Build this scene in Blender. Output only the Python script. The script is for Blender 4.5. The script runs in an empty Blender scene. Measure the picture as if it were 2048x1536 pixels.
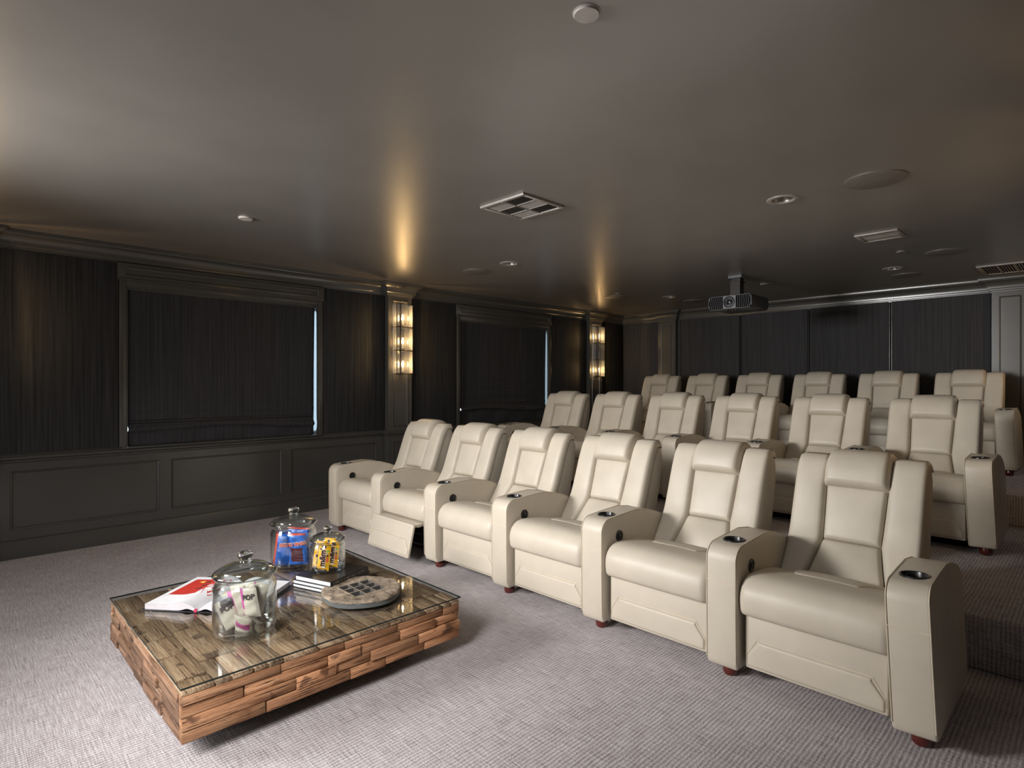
import bpy, bmesh, math, random
from mathutils import Vector, Matrix
random.seed(7)
S = bpy.context.scene
COL = S.collection
PI = math.pi
def R(a): return math.radians(a)

# ------------------------------------------------------------------ camera, world, exposure
cam_d = bpy.data.cameras.new('camera'); cam_d.sensor_width = 36.0; cam_d.lens = 1155.0/2048*36
cam_d.clip_start = 0.02
cam = bpy.data.objects.new('camera', cam_d); COL.objects.link(cam)
cam.location = (0, 0, 1.36); cam.rotation_euler = (R(90), 0, math.atan2(1176, 1155))
S.camera = cam
S.view_settings.view_transform = 'Standard'; S.view_settings.look = 'None'
S.view_settings.gamma = 1.0; S.view_settings.use_curve_mapping = False
S.view_settings.exposure = 0.45
W = bpy.data.worlds.new('world'); S.world = W; W.use_nodes = True
W.node_tree.nodes['Background'].inputs[0].default_value = (0.62, 0.82, 1.0, 1)
W.node_tree.nodes['Background'].inputs[1].default_value = 5.0

def area(name, loc, target, sx, sy, power, color, spread=180):
    d = bpy.data.lights.new(name, 'AREA'); d.shape = 'RECTANGLE'; d.size = sx; d.size_y = sy
    d.energy = power; d.color = color; d.spread = R(spread)
    o = bpy.data.objects.new(name, d); COL.objects.link(o); o.location = loc
    o.rotation_euler = (Vector(target)-Vector(loc)).to_track_quat('-Z', 'Y').to_euler()
    return o
area('key_softbox', (-3.9, -1.6, 2.0), (-1.8, 4.5, 1.8), 0.95, 0.8, 62, (1.0, 0.985, 0.965), 90)
area('camera_side_softbox', (-1.15, -0.9, 2.1), (-2.95, 1.3, 0.0), 0.8, 0.8, 20, (1.0, 0.97, 0.955), 80)
area('fill_softbox', (-2.8, -1.85, 1.0), (-2.8, 4.0, 1.5), 3.0, 1.4, 21, (1.0, 0.985, 0.97))
area('ceiling_fill', (-2.7, 3.98, 0.85), (-2.7, 3.98, 2.5), 3.6, 0.5, 8, (1.0, 0.93, 0.86), 170)  # unseen lamp added behind the front row to brighten the ceiling
area('trim_sheen_light', (0.37, 6.6, 1.95), (-5.9, 5.0, 1.5), 0.6, 0.8, 3.5, (0.70, 0.82, 1.0))  # added bluish lamp for the sheen on left-wall trim; no doorway there

# ------------------------------------------------------------------ materials
def mat(name):
    m = bpy.data.materials.new(name); m.use_nodes = True
    nt = m.node_tree; b = nt.nodes['Principled BSDF']
    return m, nt, b
def N(nt, t, **kw):
    n = nt.nodes.new(t)
    for k, v in kw.items():
        if k in n.inputs.keys(): n.inputs[k].default_value = v
        else: setattr(n, k, v)
    return n
def L(nt, a, b): nt.links.new(a, b)
def coords(nt, scale, kind='Object', rot=(0, 0, 0)):
    tc = N(nt, 'ShaderNodeTexCoord'); mp = N(nt, 'ShaderNodeMapping')
    mp.inputs['Scale'].default_value = scale; mp.inputs['Rotation'].default_value = rot
    L(nt, tc.outputs[kind], mp.inputs['Vector']); return mp.outputs['Vector']
def ramp(nt, fac, stops):
    r = N(nt, 'ShaderNodeValToRGB'); e = r.color_ramp.elements
    e[0].position, e[0].color = stops[0][0], (*stops[0][1], 1)
    e[1].position, e[1].color = stops[-1][0], (*stops[-1][1], 1)
    for p, c in stops[1:-1]:
        x = e.new(p); x.color = (*c, 1)
    L(nt, fac, r.inputs[0]); return r.outputs[0]
def plain(name, col, rough=0.5, metal=0.0, spec=0.5, var=0.08, scale=20, bump=0.0, bscale=80, coat=0.0):
    m, nt, b = mat(name)
    v = coords(nt, (1, 1, 1)); n = N(nt, 'ShaderNodeTexNoise', Scale=scale, Detail=4.0); L(nt, v, n.inputs['Vector'])
    c0 = tuple(max(0, c*(1-var)) for c in col); c1 = tuple(min(1, c*(1+var)) for c in col)
    L(nt, ramp(nt, n.outputs['Fac'], [(0.3, c0), (0.7, c1)]), b.inputs['Base Color'])
    b.inputs['Roughness'].default_value = rough; b.inputs['Metallic'].default_value = metal
    b.inputs['Specular IOR Level'].default_value = spec
    b.inputs['Coat Weight'].default_value = coat
    if bump > 0:
        n2 = N(nt, 'ShaderNodeTexNoise', Scale=bscale, Detail=3.0); L(nt, v, n2.inputs['Vector'])
        bp = N(nt, 'ShaderNodeBump', Strength=bump, Distance=0.002); L(nt, n2.outputs['Fac'], bp.inputs['Height'])
        L(nt, bp.outputs[0], b.inputs['Normal'])
    return m
def emis(name, col, strength):
    m, nt, b = mat(name); b.inputs['Base Color'].default_value = (*col, 1)
    b.inputs['Emission Color'].default_value = (*col, 1); b.inputs['Emission Strength'].default_value = strength
    return m
def clear(name, tint, power=4.0, rough=0.01, boost=1.0):
    # clean sheet glass: transparent straight through, mirror-like by fresnel
    m = bpy.data.materials.new(name); m.use_nodes = True; nt = m.node_tree; nt.nodes.clear()
    out = N(nt, 'ShaderNodeOutputMaterial'); tr = N(nt, 'ShaderNodeBsdfTransparent'); gl = N(nt, 'ShaderNodeBsdfGlossy')
    tr.inputs[0].default_value = (*tint, 1); gl.inputs['Roughness'].default_value = rough
    # schlick from the facing angle, the same from both faces of the sheet
    lw = N(nt, 'ShaderNodeLayerWeight', Blend=0.5); pw = N(nt, 'ShaderNodeMath', operation='POWER'); pw.inputs[1].default_value = power
    mu = N(nt, 'ShaderNodeMath', operation='MULTIPLY_ADD'); mu.inputs[1].default_value = 0.85*boost; mu.inputs[2].default_value = 0.035*boost
    mu.use_clamp = True
    mx = N(nt, 'ShaderNodeMixShader'); L(nt, lw.outputs['Facing'], pw.inputs[0]); L(nt, pw.outputs[0], mu.inputs[0]); L(nt, mu.outputs[0], mx.inputs[0])
    L(nt, tr.outputs[0], mx.inputs[1]); L(nt, gl.outputs[0], mx.inputs[2]); L(nt, mx.outputs[0], out.inputs[0])
    return m

M = {}
# satin charcoal-olive paint
def paint(name, col, rough, spec=0.5, bump=0.02):
    return plain(name, col, rough, 0, spec, 0.05, 3, bump, 60)
M['ceiling'] = paint('ceiling_paint', (0.165, 0.152, 0.138), 0.33, 0.85)
M['trim'] = paint('trim_paint', (0.064, 0.063, 0.058), 0.25, 0.65)
M['dark_gap'] = plain('gap_shade', (0.010, 0.010, 0.010), 0.8, 0, 0.2)  # near-black paints the shade in the gaps between back wall panels

def fabric(name, c0, c1):
    m, nt, b = mat(name)
    v = coords(nt, (260, 260, 2.2)); n = N(nt, 'ShaderNodeTexNoise', Scale=1.0, Detail=3.0, Roughness=0.7); L(nt, v, n.inputs['Vector'])
    v2 = coords(nt, (60, 60, 1.0)); n2 = N(nt, 'ShaderNodeTexNoise', Scale=1.0, Detail=2.0); L(nt, v2, n2.inputs['Vector'])
    ad = N(nt, 'ShaderNodeMath', operation='ADD'); L(nt, n.outputs['Fac'], ad.inputs[0]); L(nt, n2.outputs['Fac'], ad.inputs[1])
    hf = N(nt, 'ShaderNodeMath', operation='MULTIPLY'); L(nt, ad.outputs[0], hf.inputs[0]); hf.inputs[1].default_value = 0.5
    L(nt, ramp(nt, hf.outputs[0], [(0.38, c0), (0.68, c1)]), b.inputs['Base Color'])
    b.inputs['Roughness'].default_value = 0.75; b.inputs['Specular IOR Level'].default_value = 0.25
    b.inputs['Sheen Weight'].default_value = 0.06; b.inputs['Sheen Roughness'].default_value = 0.4
    b.inputs['Sheen Tint'].default_value = (0.45, 0.5, 0.55, 1)
    bp = N(nt, 'ShaderNodeBump', Strength=0.5, Distance=0.003); L(nt, hf.outputs[0], bp.inputs['Height']); L(nt, bp.outputs[0], b.inputs['Normal'])
    return m
M['fabric'] = fabric('wall_fabric', (0.017, 0.017, 0.018), (0.052, 0.051, 0.050))
M['fabric_back'] = fabric('back_wall_fabric', (0.026, 0.026, 0.028), (0.05, 0.05, 0.053))
M['shade'] = fabric('shade_fabric', (0.028, 0.028, 0.030), (0.058, 0.058, 0.062))

# carpet
def carpet():
    m, nt, b = mat('carpet_loop')
    tc = N(nt, 'ShaderNodeTexCoord')
    def noise(scale, s=1.0, d=2.0, r=0.5):
        mp = N(nt, 'ShaderNodeMapping'); mp.inputs['Scale'].default_value = scale; L(nt, tc.outputs['Object'], mp.inputs['Vector'])
        n = N(nt, 'ShaderNodeTexNoise', Scale=s, Detail=d, Roughness=r); L(nt, mp.outputs[0], n.inputs['Vector']); return n.outputs['Fac']
    def math_(op, a, c):
        n = N(nt, 'ShaderNodeMath', operation=op)
        for i, x in enumerate((a, c)):
            if isinstance(x, (int, float)): n.inputs[i].default_value = x
            else: L(nt, x, n.inputs[i])
        return n.outputs[0]
    # ribs run along Y
    sp = N(nt, 'ShaderNodeSeparateXYZ'); L(nt, tc.outputs['Object'], sp.inputs[0])
    wob = noise((6, 14, 14), 1.0, 2)
    ph = math_('ADD', math_('MULTIPLY', sp.outputs['X'], 2*PI/0.0165), math_('MULTIPLY', wob, 4.0))
    rib = math_('ADD', math_('MULTIPLY', math_('SINE', ph, 0), 0.5), 0.5)
    thread_y = noise((150, 9, 9), 1.0, 2, 0.6)       # long along Y
    thread_x = noise((9, 150, 150), 1.0, 2, 0.6)     # long along X
    broad = noise((1.6, 1.6, 1.6), 1.0, 3)
    patch = noise((9, 5, 5), 1.0, 2)
    pile = noise((520, 520, 520), 1.0, 2, 0.7)
    tuft = noise((130, 130, 130), 1.0, 2, 0.6)
    # colour
    mask = math_('MULTIPLY', math_('SUBTRACT', patch, 0.33), 3.0)
    f = math_('ADD', math_('MULTIPLY', thread_y, 0.34), math_('MULTIPLY', thread_x, 0.50))
    f = math_('ADD', f, math_('MULTIPLY', rib, 0.18))
    f = math_('ADD', f, math_('MULTIPLY', tuft, 0.24))
    f = math_('ADD', f, math_('MULTIPLY', pile, 0.28))
    f = math_('ADD', f, math_('MULTIPLY', broad, 0.18))
    f = math_('SUBTRACT', f, 0.36)
    L(nt, ramp(nt, f, [(0.28, (0.24, 0.20, 0.215)), (0.48, (0.52, 0.465, 0.475)), (0.70, (0.80, 0.76, 0.76))]), b.inputs['Base Color'])
    b.inputs['Roughness'].default_value = 0.95; b.inputs['Specular IOR Level'].default_value = 0.1
    b.inputs['Sheen Weight'].default_value = 0.15
    hgt = math_('ADD', math_('MULTIPLY', rib, 0.45), math_('MULTIPLY', tuft, 1.2))
    hgt = math_('ADD', hgt, math_('MULTIPLY', pile, 0.6)); hgt = math_('ADD', hgt, math_('MULTIPLY', thread_x, 0.9))
    bp = N(nt, 'ShaderNodeBump', Strength=0.85, Distance=0.006); L(nt, hgt, bp.inputs['Height']); L(nt, bp.outputs[0], b.inputs['Normal'])
    return m
M['carpet'] = carpet()

def leather(name, col):
    m, nt, b = mat(name)
    v = coords(nt, (1, 1, 1))
    n = N(nt, 'ShaderNodeTexNoise', Scale=5.0, Detail=3.0); L(nt, v, n.inputs['Vector'])
    c0 = tuple(c*0.93 for c in col); c1 = tuple(min(1, c*1.05) for c in col)
    L(nt, ramp(nt, n.outputs['Fac'], [(0.3, c0), (0.7, c1)]), b.inputs['Base Color'])
    b.inputs['Roughness'].default_value = 0.44; b.inputs['Specular IOR Level'].default_value = 0.42
    vo = N(nt, 'ShaderNodeTexVoronoi', Scale=420.0); L(nt, v, vo.inputs['Vector'])
    n3 = N(nt, 'ShaderNodeTexNoise', Scale=14.0, Detail=2.0); L(nt, v, n3.inputs['Vector'])
    ad = N(nt, 'ShaderNodeMath', operation='MULTIPLY_ADD'); L(nt, n3.outputs['Fac'], ad.inputs[0]); ad.inputs[1].default_value = 5.0; L(nt, vo.outputs['Distance'], ad.inputs[2])
    bp = N(nt, 'ShaderNodeBump', Strength=0.18, Distance=0.0012); L(nt, ad.outputs[0], bp.inputs['Height']); L(nt, bp.outputs[0], b.inputs['Normal'])
    return m
M['leather'] = leather('cream_leather', (0.525, 0.47, 0.385))
M['thread'] = plain('thread', (0.62, 0.54, 0.42), 0.6)
M['black'] = plain('black_plastic', (0.012, 0.012, 0.013), 0.28)
M['dark'] = plain('dark_metal', (0.02, 0.018, 0.016), 0.35, 0.6)
M['mahogany'] = plain('mahogany', (0.09, 0.012, 0.008), 0.25, coat=0.5)
M['steel'] = plain('steel', (0.45, 0.45, 0.46), 0.3, 1.0)

def wood(name, dark, mid, light, seed=0.0, axis='X'):
    m, nt, b = mat(name)
    sc = {'X': (2.2, 26, 26), 'Y': (26, 2.2, 26)}[axis]
    tc = N(nt, 'ShaderNodeTexCoord'); oi = N(nt, 'ShaderNodeObjectInfo')
    ad0 = N(nt, 'ShaderNodeVectorMath', operation='MULTIPLY_ADD')
    L(nt, oi.outputs['Random'], ad0.inputs[0]); ad0.inputs[1].default_value = (13.0, 29.0, 41.0); L(nt, tc.outputs['Object'], ad0.inputs[2])
    mp = N(nt, 'ShaderNodeMapping'); mp.inputs['Scale'].default_value = sc; L(nt, ad0.outputs[0], mp.inputs['Vector'])
    n = N(nt, 'ShaderNodeTexNoise', Scale=1.0, Detail=5.0, Roughness=0.65, Distortion=1.2); L(nt, mp.outputs[0], n.inputs['Vector'])
    mp2 = N(nt, 'ShaderNodeMapping'); mp2.inputs['Scale'].default_value = tuple(x*(5 if x > 5 else 2.2) for x in sc); L(nt, ad0.outputs[0], mp2.inputs['Vector'])
    n2 = N(nt, 'ShaderNodeTexNoise', Scale=1.0, Detail=4.0, Roughness=0.7); L(nt, mp2.outputs[0], n2.inputs['Vector'])
    n3 = N(nt, 'ShaderNodeTexNoise', Scale=9.0, Detail=3.0); L(nt, ad0.outputs[0], n3.inputs['Vector'])
    base = ramp(nt, n.outputs['Fac'], [(0.28, dark), (0.47, mid), (0.72, light)])
    crack = ramp(nt, n2.outputs['Fac'], [(0.37, (0.10, 0.08, 0.07)), (0.415, (1, 1, 1))])
    blot = ramp(nt, n3.outputs['Fac'], [(0.33, (0.28, 0.25, 0.25)), (0.385, (1, 1, 1))])
    m1 = N(nt, 'ShaderNodeMix', data_type='RGBA', blend_type='MULTIPLY'); m1.inputs[0].default_value = 1
    L(nt, base, m1.inputs[6]); L(nt, crack, m1.inputs[7])
    m2 = N(nt, 'ShaderNodeMix', data_type='RGBA', blend_type='MULTIPLY'); m2.inputs[0].default_value = 0.9
    L(nt, m1.outputs[2], m2.inputs[6]); L(nt, blot, m2.inputs[7])
    # each block its own tone
    hs = N(nt, 'ShaderNodeHueSaturation'); mr = N(nt, 'ShaderNodeMapRange'); mr.inputs[3].default_value = 0.62; mr.inputs[4].default_value = 1.25
    L(nt, oi.outputs['Random'], mr.inputs[0]); L(nt, mr.outputs[0], hs.inputs['Value']); L(nt, m2.outputs[2], hs.inputs['Color'])
    L(nt, hs.outputs[0], b.inputs['Base Color'])
    b.inputs['Roughness'].default_value = 0.62; b.inputs['Specular IOR Level'].default_value = 0.35
    mixh = N(nt, 'ShaderNodeMath', operation='ADD'); L(nt, n.outputs['Fac'], mixh.inputs[0]); L(nt, n2.outputs['Fac'], mixh.inputs[1])
    bp = N(nt, 'ShaderNodeBump', Strength=1.0, Distance=0.009); L(nt, mixh.outputs[0], bp.inputs['Height']); L(nt, bp.outputs[0], b.inputs['Normal'])
    return m
M['wood_top'] = wood('reclaimed_wood_top', (0.12, 0.070, 0.038), (0.31, 0.205, 0.120), (0.48, 0.355, 0.235))
M['wood_side_y'] = wood('reclaimed_wood_lit_side', (0.20, 0.085, 0.04), (0.50, 0.245, 0.12), (0.64, 0.37, 0.205), axis='Y')  # orange wood, brightened: light on the long side is put into the colour
M['wood_side_x'] = wood('reclaimed_wood_shaded_side', (0.07, 0.035, 0.02), (0.23, 0.125, 0.072), (0.42, 0.26, 0.165), axis='X')  # darker copy of the side wood: shade on these sides is in the colour

M['glass'] = clear('table_glass', (0.978, 0.985, 0.978), 4.0, 0.004)
M['glass_edge'] = plain('glass_edge', (0.006, 0.014, 0.013), 0.08)
M['jar'] = clear('jar_glass', (0.95, 0.972, 0.968), 2.2, 0.01, 1.3)
M['sconce_glass'] = clear('sconce_glass', (0.93, 0.95, 0.96), 1.6, 0.05, 1.3)
_nt = M['sconce_glass'].node_tree; _df = N(_nt, 'ShaderNodeBsdfDiffuse'); _df.inputs[0].default_value = (0.85, 0.88, 0.92, 1); _m2 = N(_nt, 'ShaderNodeMixShader'); _m2.inputs[0].default_value = 0.11  # white diffuse share paints in the bright reflections of the panes
_o = [n for n in _nt.nodes if n.type == 'OUTPUT_MATERIAL'][0]; _src = _o.inputs[0].links[0].from_socket
L(_nt, _src, _m2.inputs[1]); L(_nt, _df.outputs[0], _m2.inputs[2]); L(_nt, _m2.outputs[0], _o.inputs[0])
m, nt, b = mat('solid_glass'); b.inputs['Transmission Weight'].default_value = 1.0; b.inputs['Roughness'].default_value = 0.01
b.inputs['Base Color'].default_value = (0.93, 0.97, 0.96, 1); b.inputs['IOR'].default_value = 1.5; M['solid'] = m
M['window'] = clear('window_glass', (0.95, 0.97, 0.97), 4.0, 0.0)
M['bulb'] = emis('bulb_glow', (1.0, 0.60, 0.24), 380.0)
M['bulb_off'] = plain('bulb_unlit', (0.5, 0.5, 0.48), 0.1)
M['candle'] = plain('candle_sleeve', (0.5, 0.47, 0.42), 0.5)
M['white'] = plain('ceiling_white', (0.42, 0.39, 0.36), 0.5)
M['grille'] = plain('painted_grille', (0.13, 0.118, 0.105), 0.45)
M['vent'] = plain('vent_metal', (0.24, 0.22, 0.20), 0.42)
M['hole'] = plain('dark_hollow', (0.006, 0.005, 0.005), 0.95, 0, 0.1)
M['can'] = plain('can_reflector', (0.38, 0.36, 0.34), 0.3, 0.7)
M['proj'] = plain('projector_shell', (0.035, 0.037, 0.042), 0.35)
M['projgrey'] = plain('projector_front', (0.10, 0.107, 0.118), 0.4)
M['lens'] = plain('lens_glass', (0.01, 0.012, 0.02), 0.05, coat=1.0)
M['page'] = plain('page_paper', (0.60, 0.60, 0.62), 0.6)
M['pagegrey'] = plain('page_edges', (0.42, 0.40, 0.42), 0.7)
M['bookblack'] = plain('black_book_cloth', (0.010, 0.010, 0.012), 0.33)
M['gold'] = plain('spine_gold', (0.22, 0.18, 0.11), 0.4)
M['red'] = plain('red_ink', (0.42, 0.03, 0.02), 0.5)
M['darkink'] = plain('dark_ink', (0.04, 0.03, 0.03), 0.5)
M['yellowink'] = plain('yellow_ink', (0.75, 0.55, 0.08), 0.5)
M['ribbon'] = plain('crimson_ribbon', (0.55, 0.01, 0.06), 0.5)
M['stone'] = plain('rough_stone', (0.21, 0.165, 0.12), 0.75, 0, 0.4, 0.55, 26, 1.0, 70)
M['slate'] = plain('smooth_slate_edge', (0.085, 0.092, 0.09), 0.55)
M['well_shade'] = plain('shaded_well_lining', (0.055, 0.053, 0.05), 0.7)  # stone darkened so the shade inside the wells is in the colour
M['yellow'] = plain('yellow_wrapper', (0.74, 0.36, 0.006), 0.42, 0, 0.35, 0.1, 30, 0.2, 60)
M['brown'] = plain('brown_print', (0.045, 0.015, 0.012), 0.35)
M['offwhite'] = plain('white_print', (0.8, 0.78, 0.72), 0.4)
M['blue'] = plain('blue_wrapper', (0.012, 0.10, 0.42), 0.34, 0, 0.6, 0.35, 22, 0.6, 40)
M['maroon'] = plain('maroon_print', (0.06, 0.012, 0.02), 0.3)
M['redprint'] = plain('red_print', (0.55, 0.06, 0.03), 0.35)
M['cream'] = plain('cream_wrapper', (0.47, 0.42, 0.35), 0.35, 0, 0.5, 0.1, 12, 0.7, 40)
M['pink'] = plain('pink_print', (0.42, 0.07, 0.25), 0.35)
M['green'] = plain('green_dot', (0.1, 0.35, 0.05), 0.4)
M['bluedot'] = plain('blue_dot', (0.03, 0.2, 0.45), 0.4)

# ------------------------------------------------------------------ mesh tools
class MB:
    def __init__(s): s.v = []; s.f = []; s.mi = []; s.cur = 0
    def add(s, vs, fs):
        o = len(s.v); s.v += [tuple(x) for x in vs]; s.f += [tuple(i+o for i in f) for f in fs]; s.mi += [s.cur]*len(fs)
    def box(s, x0, x1, y0, y1, z0, z1):
        vs = [(x, y, z) for x in (x0, x1) for y in (y0, y1) for z in (z0, z1)]
        s.add(vs, [(0, 1, 3, 2), (4, 6, 7, 5), (0, 4, 5, 1), (2, 3, 7, 6), (0, 2, 6, 4), (1, 5, 7, 3)])
    def prism(s, pts, a0, a1, axis='x'):
        # pts closed 2D polygon; axis x: pts=(y,z); y: pts=(x,z); z: pts=(x,y)
        def P(a, p): return {'x': (a, p[0], p[1]), 'y': (p[0], a, p[1]), 'z': (p[0], p[1], a)}[axis]
        n = len(pts)
        s.add([P(a0, p) for p in pts]+[P(a1, p) for p in pts],
              [tuple(range(n))[::-1], tuple(range(n, 2*n))]+[(i, (i+1) % n, n+(i+1) % n, n+i) for i in range(n)])
    def lathe(s, prof, seg=32, c=(0, 0, 0), axis='z', close=True):
        vs = []; fs = []
        n = len(prof)
        for k in range(seg):
            a = 2*PI*k/seg
            for (r, h) in prof:
                p = (r*math.cos(a), r*math.sin(a), h)
                if axis == 'x': p = (p[2], p[0], p[1])
                if axis == 'y': p = (p[0], p[2], p[1])
                vs.append((p[0]+c[0], p[1]+c[1], p[2]+c[2]))
        for k in range(seg):
            k2 = (k+1) % seg
            for i in range(n-1): fs.append((k*n+i, k2*n+i, k2*n+i+1, k*n+i+1))
        if close:
            if prof[0][0] > 1e-6: fs.append(tuple(k*n for k in range(seg))[::-1])
            if prof[-1][0] > 1e-6: fs.append(tuple(k*n+n-1 for k in range(seg)))
        s.add(vs, fs)
    def tube(s, pts, r, seg=6, closed=False):
        pts = [Vector(p) for p in pts]; n = len(pts); vs = []
        for i, p in enumerate(pts):
            a = pts[(i-1) % n] if (closed or i > 0) else p; c = pts[(i+1) % n] if (closed or i < n-1) else p
            d = (c-a).normalized(); u = d.cross(Vector((0.31, 0.17, 0.93))).normalized(); w = d.cross(u)
            for k in range(seg):
                t = 2*PI*k/seg; vs.append(p+u*r*math.cos(t)+w*r*math.sin(t))
        fs = []
        for i in range(n if closed else n-1):
            j = (i+1) % n
            for k in range(seg): fs.append((i*seg+k, i*seg+(k+1) % seg, j*seg+(k+1) % seg, j*seg+k))
        if not closed: fs += [tuple(range(seg))[::-1], tuple((n-1)*seg+k for k in range(seg))]
        s.add(vs, fs)
    def grid(s, F, ss, ts):
        a = len(ss); b_ = len(ts)
        s.add([F(x, y) for x in ss for y in ts], [(i*b_+j, (i+1)*b_+j, (i+1)*b_+j+1, i*b_+j+1) for i in range(a-1) for j in range(b_-1)])
    def sweep(s, prof, path, i0, i1):
        # prof: (out, z) open polyline; path (x,y); interior on right-hand side; segments i0..i1-1
        n = len(path); off = []
        for i in range(n):
            def nrm(a, c):
                d = Vector((path[c][0]-path[a][0], path[c][1]-path[a][1])).normalized(); return Vector((d.y, -d.x))
            if i == 0: m_ = nrm(0, 1)
            elif i == n-1: m_ = nrm(n-2, n-1)
            else:
                a, c = nrm(i-1, i), nrm(i, i+1); m_ = (a+c); m_ = m_/max(0.2, m_.dot(a))
            off.append(m_)
        k = len(prof); vs = []
        for i in range(i0, i1+1):
            for (o, z) in prof: vs.append((path[i][0]+off[i].x*o, path[i][1]+off[i].y*o, z))
        fs = []
        for i in range(i1-i0):
            for j in range(k-1): fs.append((i*k+j, (i+1)*k+j, (i+1)*k+j+1, i*k+j+1))
        s.add(vs, fs)
    def mesh(s, name, mats, smooth=False, bevel=0, bseg=2, angle=40, weld=False):
        me = bpy.data.meshes.new(name); me.from_pydata(s.v, [], s.f)
        if not isinstance(mats, (list, tuple)): mats = [mats]
        for m_ in mats: me.materials.append(m_)
        if len(mats) > 1: me.polygons.foreach_set('material_index', s.mi)
        bm = bmesh.new(); bm.from_mesh(me)
        if weld: bmesh.ops.remove_doubles(bm, verts=bm.verts, dist=1e-5)
        bmesh.ops.recalc_face_normals(bm, faces=bm.faces)
        if bevel > 0:
            es = [e for e in bm.edges if len(e.link_faces) == 2 and e.calc_face_angle(0) > R(30)]
            bmesh.ops.bevel(bm, geom=es, offset=bevel, segments=bseg, profile=0.5, affect='EDGES', clamp_overlap=True)
        if smooth:
            for f in bm.faces: f.smooth = True
            for e in bm.edges:
                if len(e.link_faces) == 2 and e.calc_face_angle(0) > R(angle): e.smooth = False
        bm.to_mesh(me); bm.free(); return me
def link(name, me, parent=None, loc=(0, 0, 0), rot=(0, 0, 0)):
    o = bpy.data.objects.new(name, me); COL.objects.link(o); o.location = loc; o.rotation_euler = rot
    if parent: o.parent = parent
    return o
def part(name, mb, mats, parent=None, loc=(0, 0, 0), rot=(0, 0, 0), **kw):
    return link(name, mb.mesh(name, mats, **kw), parent, loc, rot)
def thing(name, label, cat, loc=(0, 0, 0), rz=0, group=None, rot=None):
    o = bpy.data.objects.new(name, None); COL.objects.link(o); o.location = loc; o.rotation_euler = rot or (0, 0, rz)
    o.empty_display_size = 0.1
    return tag(o, label, cat, group)
def tag(o, label, cat, group=None):
    o['label'] = label; o['category'] = cat
    if group: o['group'] = group
    return o
def struct(o): o['kind'] = 'structure'; return o
def kids(o): return [c for c in bpy.data.objects if c.parent == o]
def dup(root, loc=None, rot=None):
    r = root.copy(); COL.objects.link(r)
    if loc is not None: r.location = loc
    if rot is not None: r.rotation_euler = rot
    for c in KIDS[root.name]:
        d = c[0].copy(); COL.objects.link(d); d.parent = r
        for g in c[1]:
            e = g.copy(); COL.objects.link(e); e.parent = d
    return r
KIDS = {}
def register(root): KIDS[root.name] = [(c, kids(c)) for c in kids(root)]
def boolean(o, cutter, op='DIFFERENCE'):
    md = o.modifiers.new('b', 'BOOLEAN'); md.object = cutter; md.operation = op; md.solver = 'EXACT'
    dg = bpy.context.evaluated_depsgraph_get(); me = bpy.data.meshes.new_from_object(o.evaluated_get(dg))
    o.modifiers.clear(); o.data = me; bpy.data.objects.remove(cutter)
def text_mesh(txt, size, warp=None, extrude=0.0, shear=0.0, bold=0.0):
    cu = bpy.data.curves.new('t', 'FONT'); cu.body = txt; cu.size = size; cu.align_x = 'CENTER'; cu.align_y = 'CENTER'
    cu.extrude = extrude; cu.shear = shear; cu.offset = bold; cu.resolution_u = 3
    o = bpy.data.objects.new('t', cu); COL.objects.link(o)
    dg = bpy.context.evaluated_depsgraph_get(); me = bpy.data.meshes.new_from_object(o.evaluated_get(dg))
    bpy.data.objects.remove(o)
    if warp:
        for v in me.vertices: v.co = warp(v.co)
    return me

# ------------------------------------------------------------------ room shell
XL, XR, YF, YB, H = -5.92, 0.40, -1.95, 8.55, 2.547
PD = 0.085
Z2, Z3 = 0.258, 0.50
Y1, Y2 = 3.505, 5.90
mb = MB()
mb.box(XL-.1, XR+.1, YF-.1, YB+.1, -0.1, 0.0)
floor = struct(part('floor', mb, M['carpet']))
mb = MB(); mb.box(XL, XR, Y1, YB, 0.0, Z2); part('platform', mb, M['carpet'], floor, bevel=0.018, bseg=3, smooth=True)
mb = MB(); mb.box(XL, XR, Y2, YB, Z2, Z3); part('platform', mb, M['carpet'], floor, bevel=0.018, bseg=3, smooth=True)

# ceiling with downlight holes
CANS = [(-1.431, 3.845), (-4.076, 3.969), (-1.491, 6.952), (-4.116, 7.054)]
mb = MB(); mb.box(XL-.1, XR+.1, YF-.1, YB+.1, H, H+0.2)
ceiling = part('ceiling', mb, M['ceiling']); struct(ceiling)
mb = MB()
for (x, y) in CANS: mb.lathe([(0.068, -0.03), (0.068, 0.13)], 32, (x, y, H))
boolean(ceiling, part('cutter', mb, M['ceiling']))

# walls
WIN = [(1.067, 2.917, 1.118, 2.866), (4.78, 6.63, 4.83, 6.575)]
ZB, ZT = 0.818, 2.209
def wall_left():
    mb = MB(); x0, x1 = XL-.14, XL
    segs = [(YF-.1, WIN[0][2]), (WIN[0][3], WIN[1][2]), (WIN[1][3], YB+.1)]
    for a, c in segs: mb.box(x0, x1, a, c, 0, H)
    for w in WIN: mb.box(x0, x1, w[2], w[3], 0, ZB); mb.box(x0, x1, w[2], w[3], ZT, H)
    return struct(part('wall_left', mb, M['trim']))
WL = wall_left()
mb = MB(); mb.box(XL-.1, XR+.1, YB, YB+.12, 0, H); WB = struct(part('wall_back', mb, M['trim']))
mb = MB(); mb.box(XR, XR+.12, YF-.1, YB+.1, 0, H); WR = struct(part('wall_right', mb, M['trim']))
mb = MB(); mb.box(XL-.1, XR+.1, YF-.12, YF, 0, H); struct(part('wall_front', mb, M['trim']))

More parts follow.
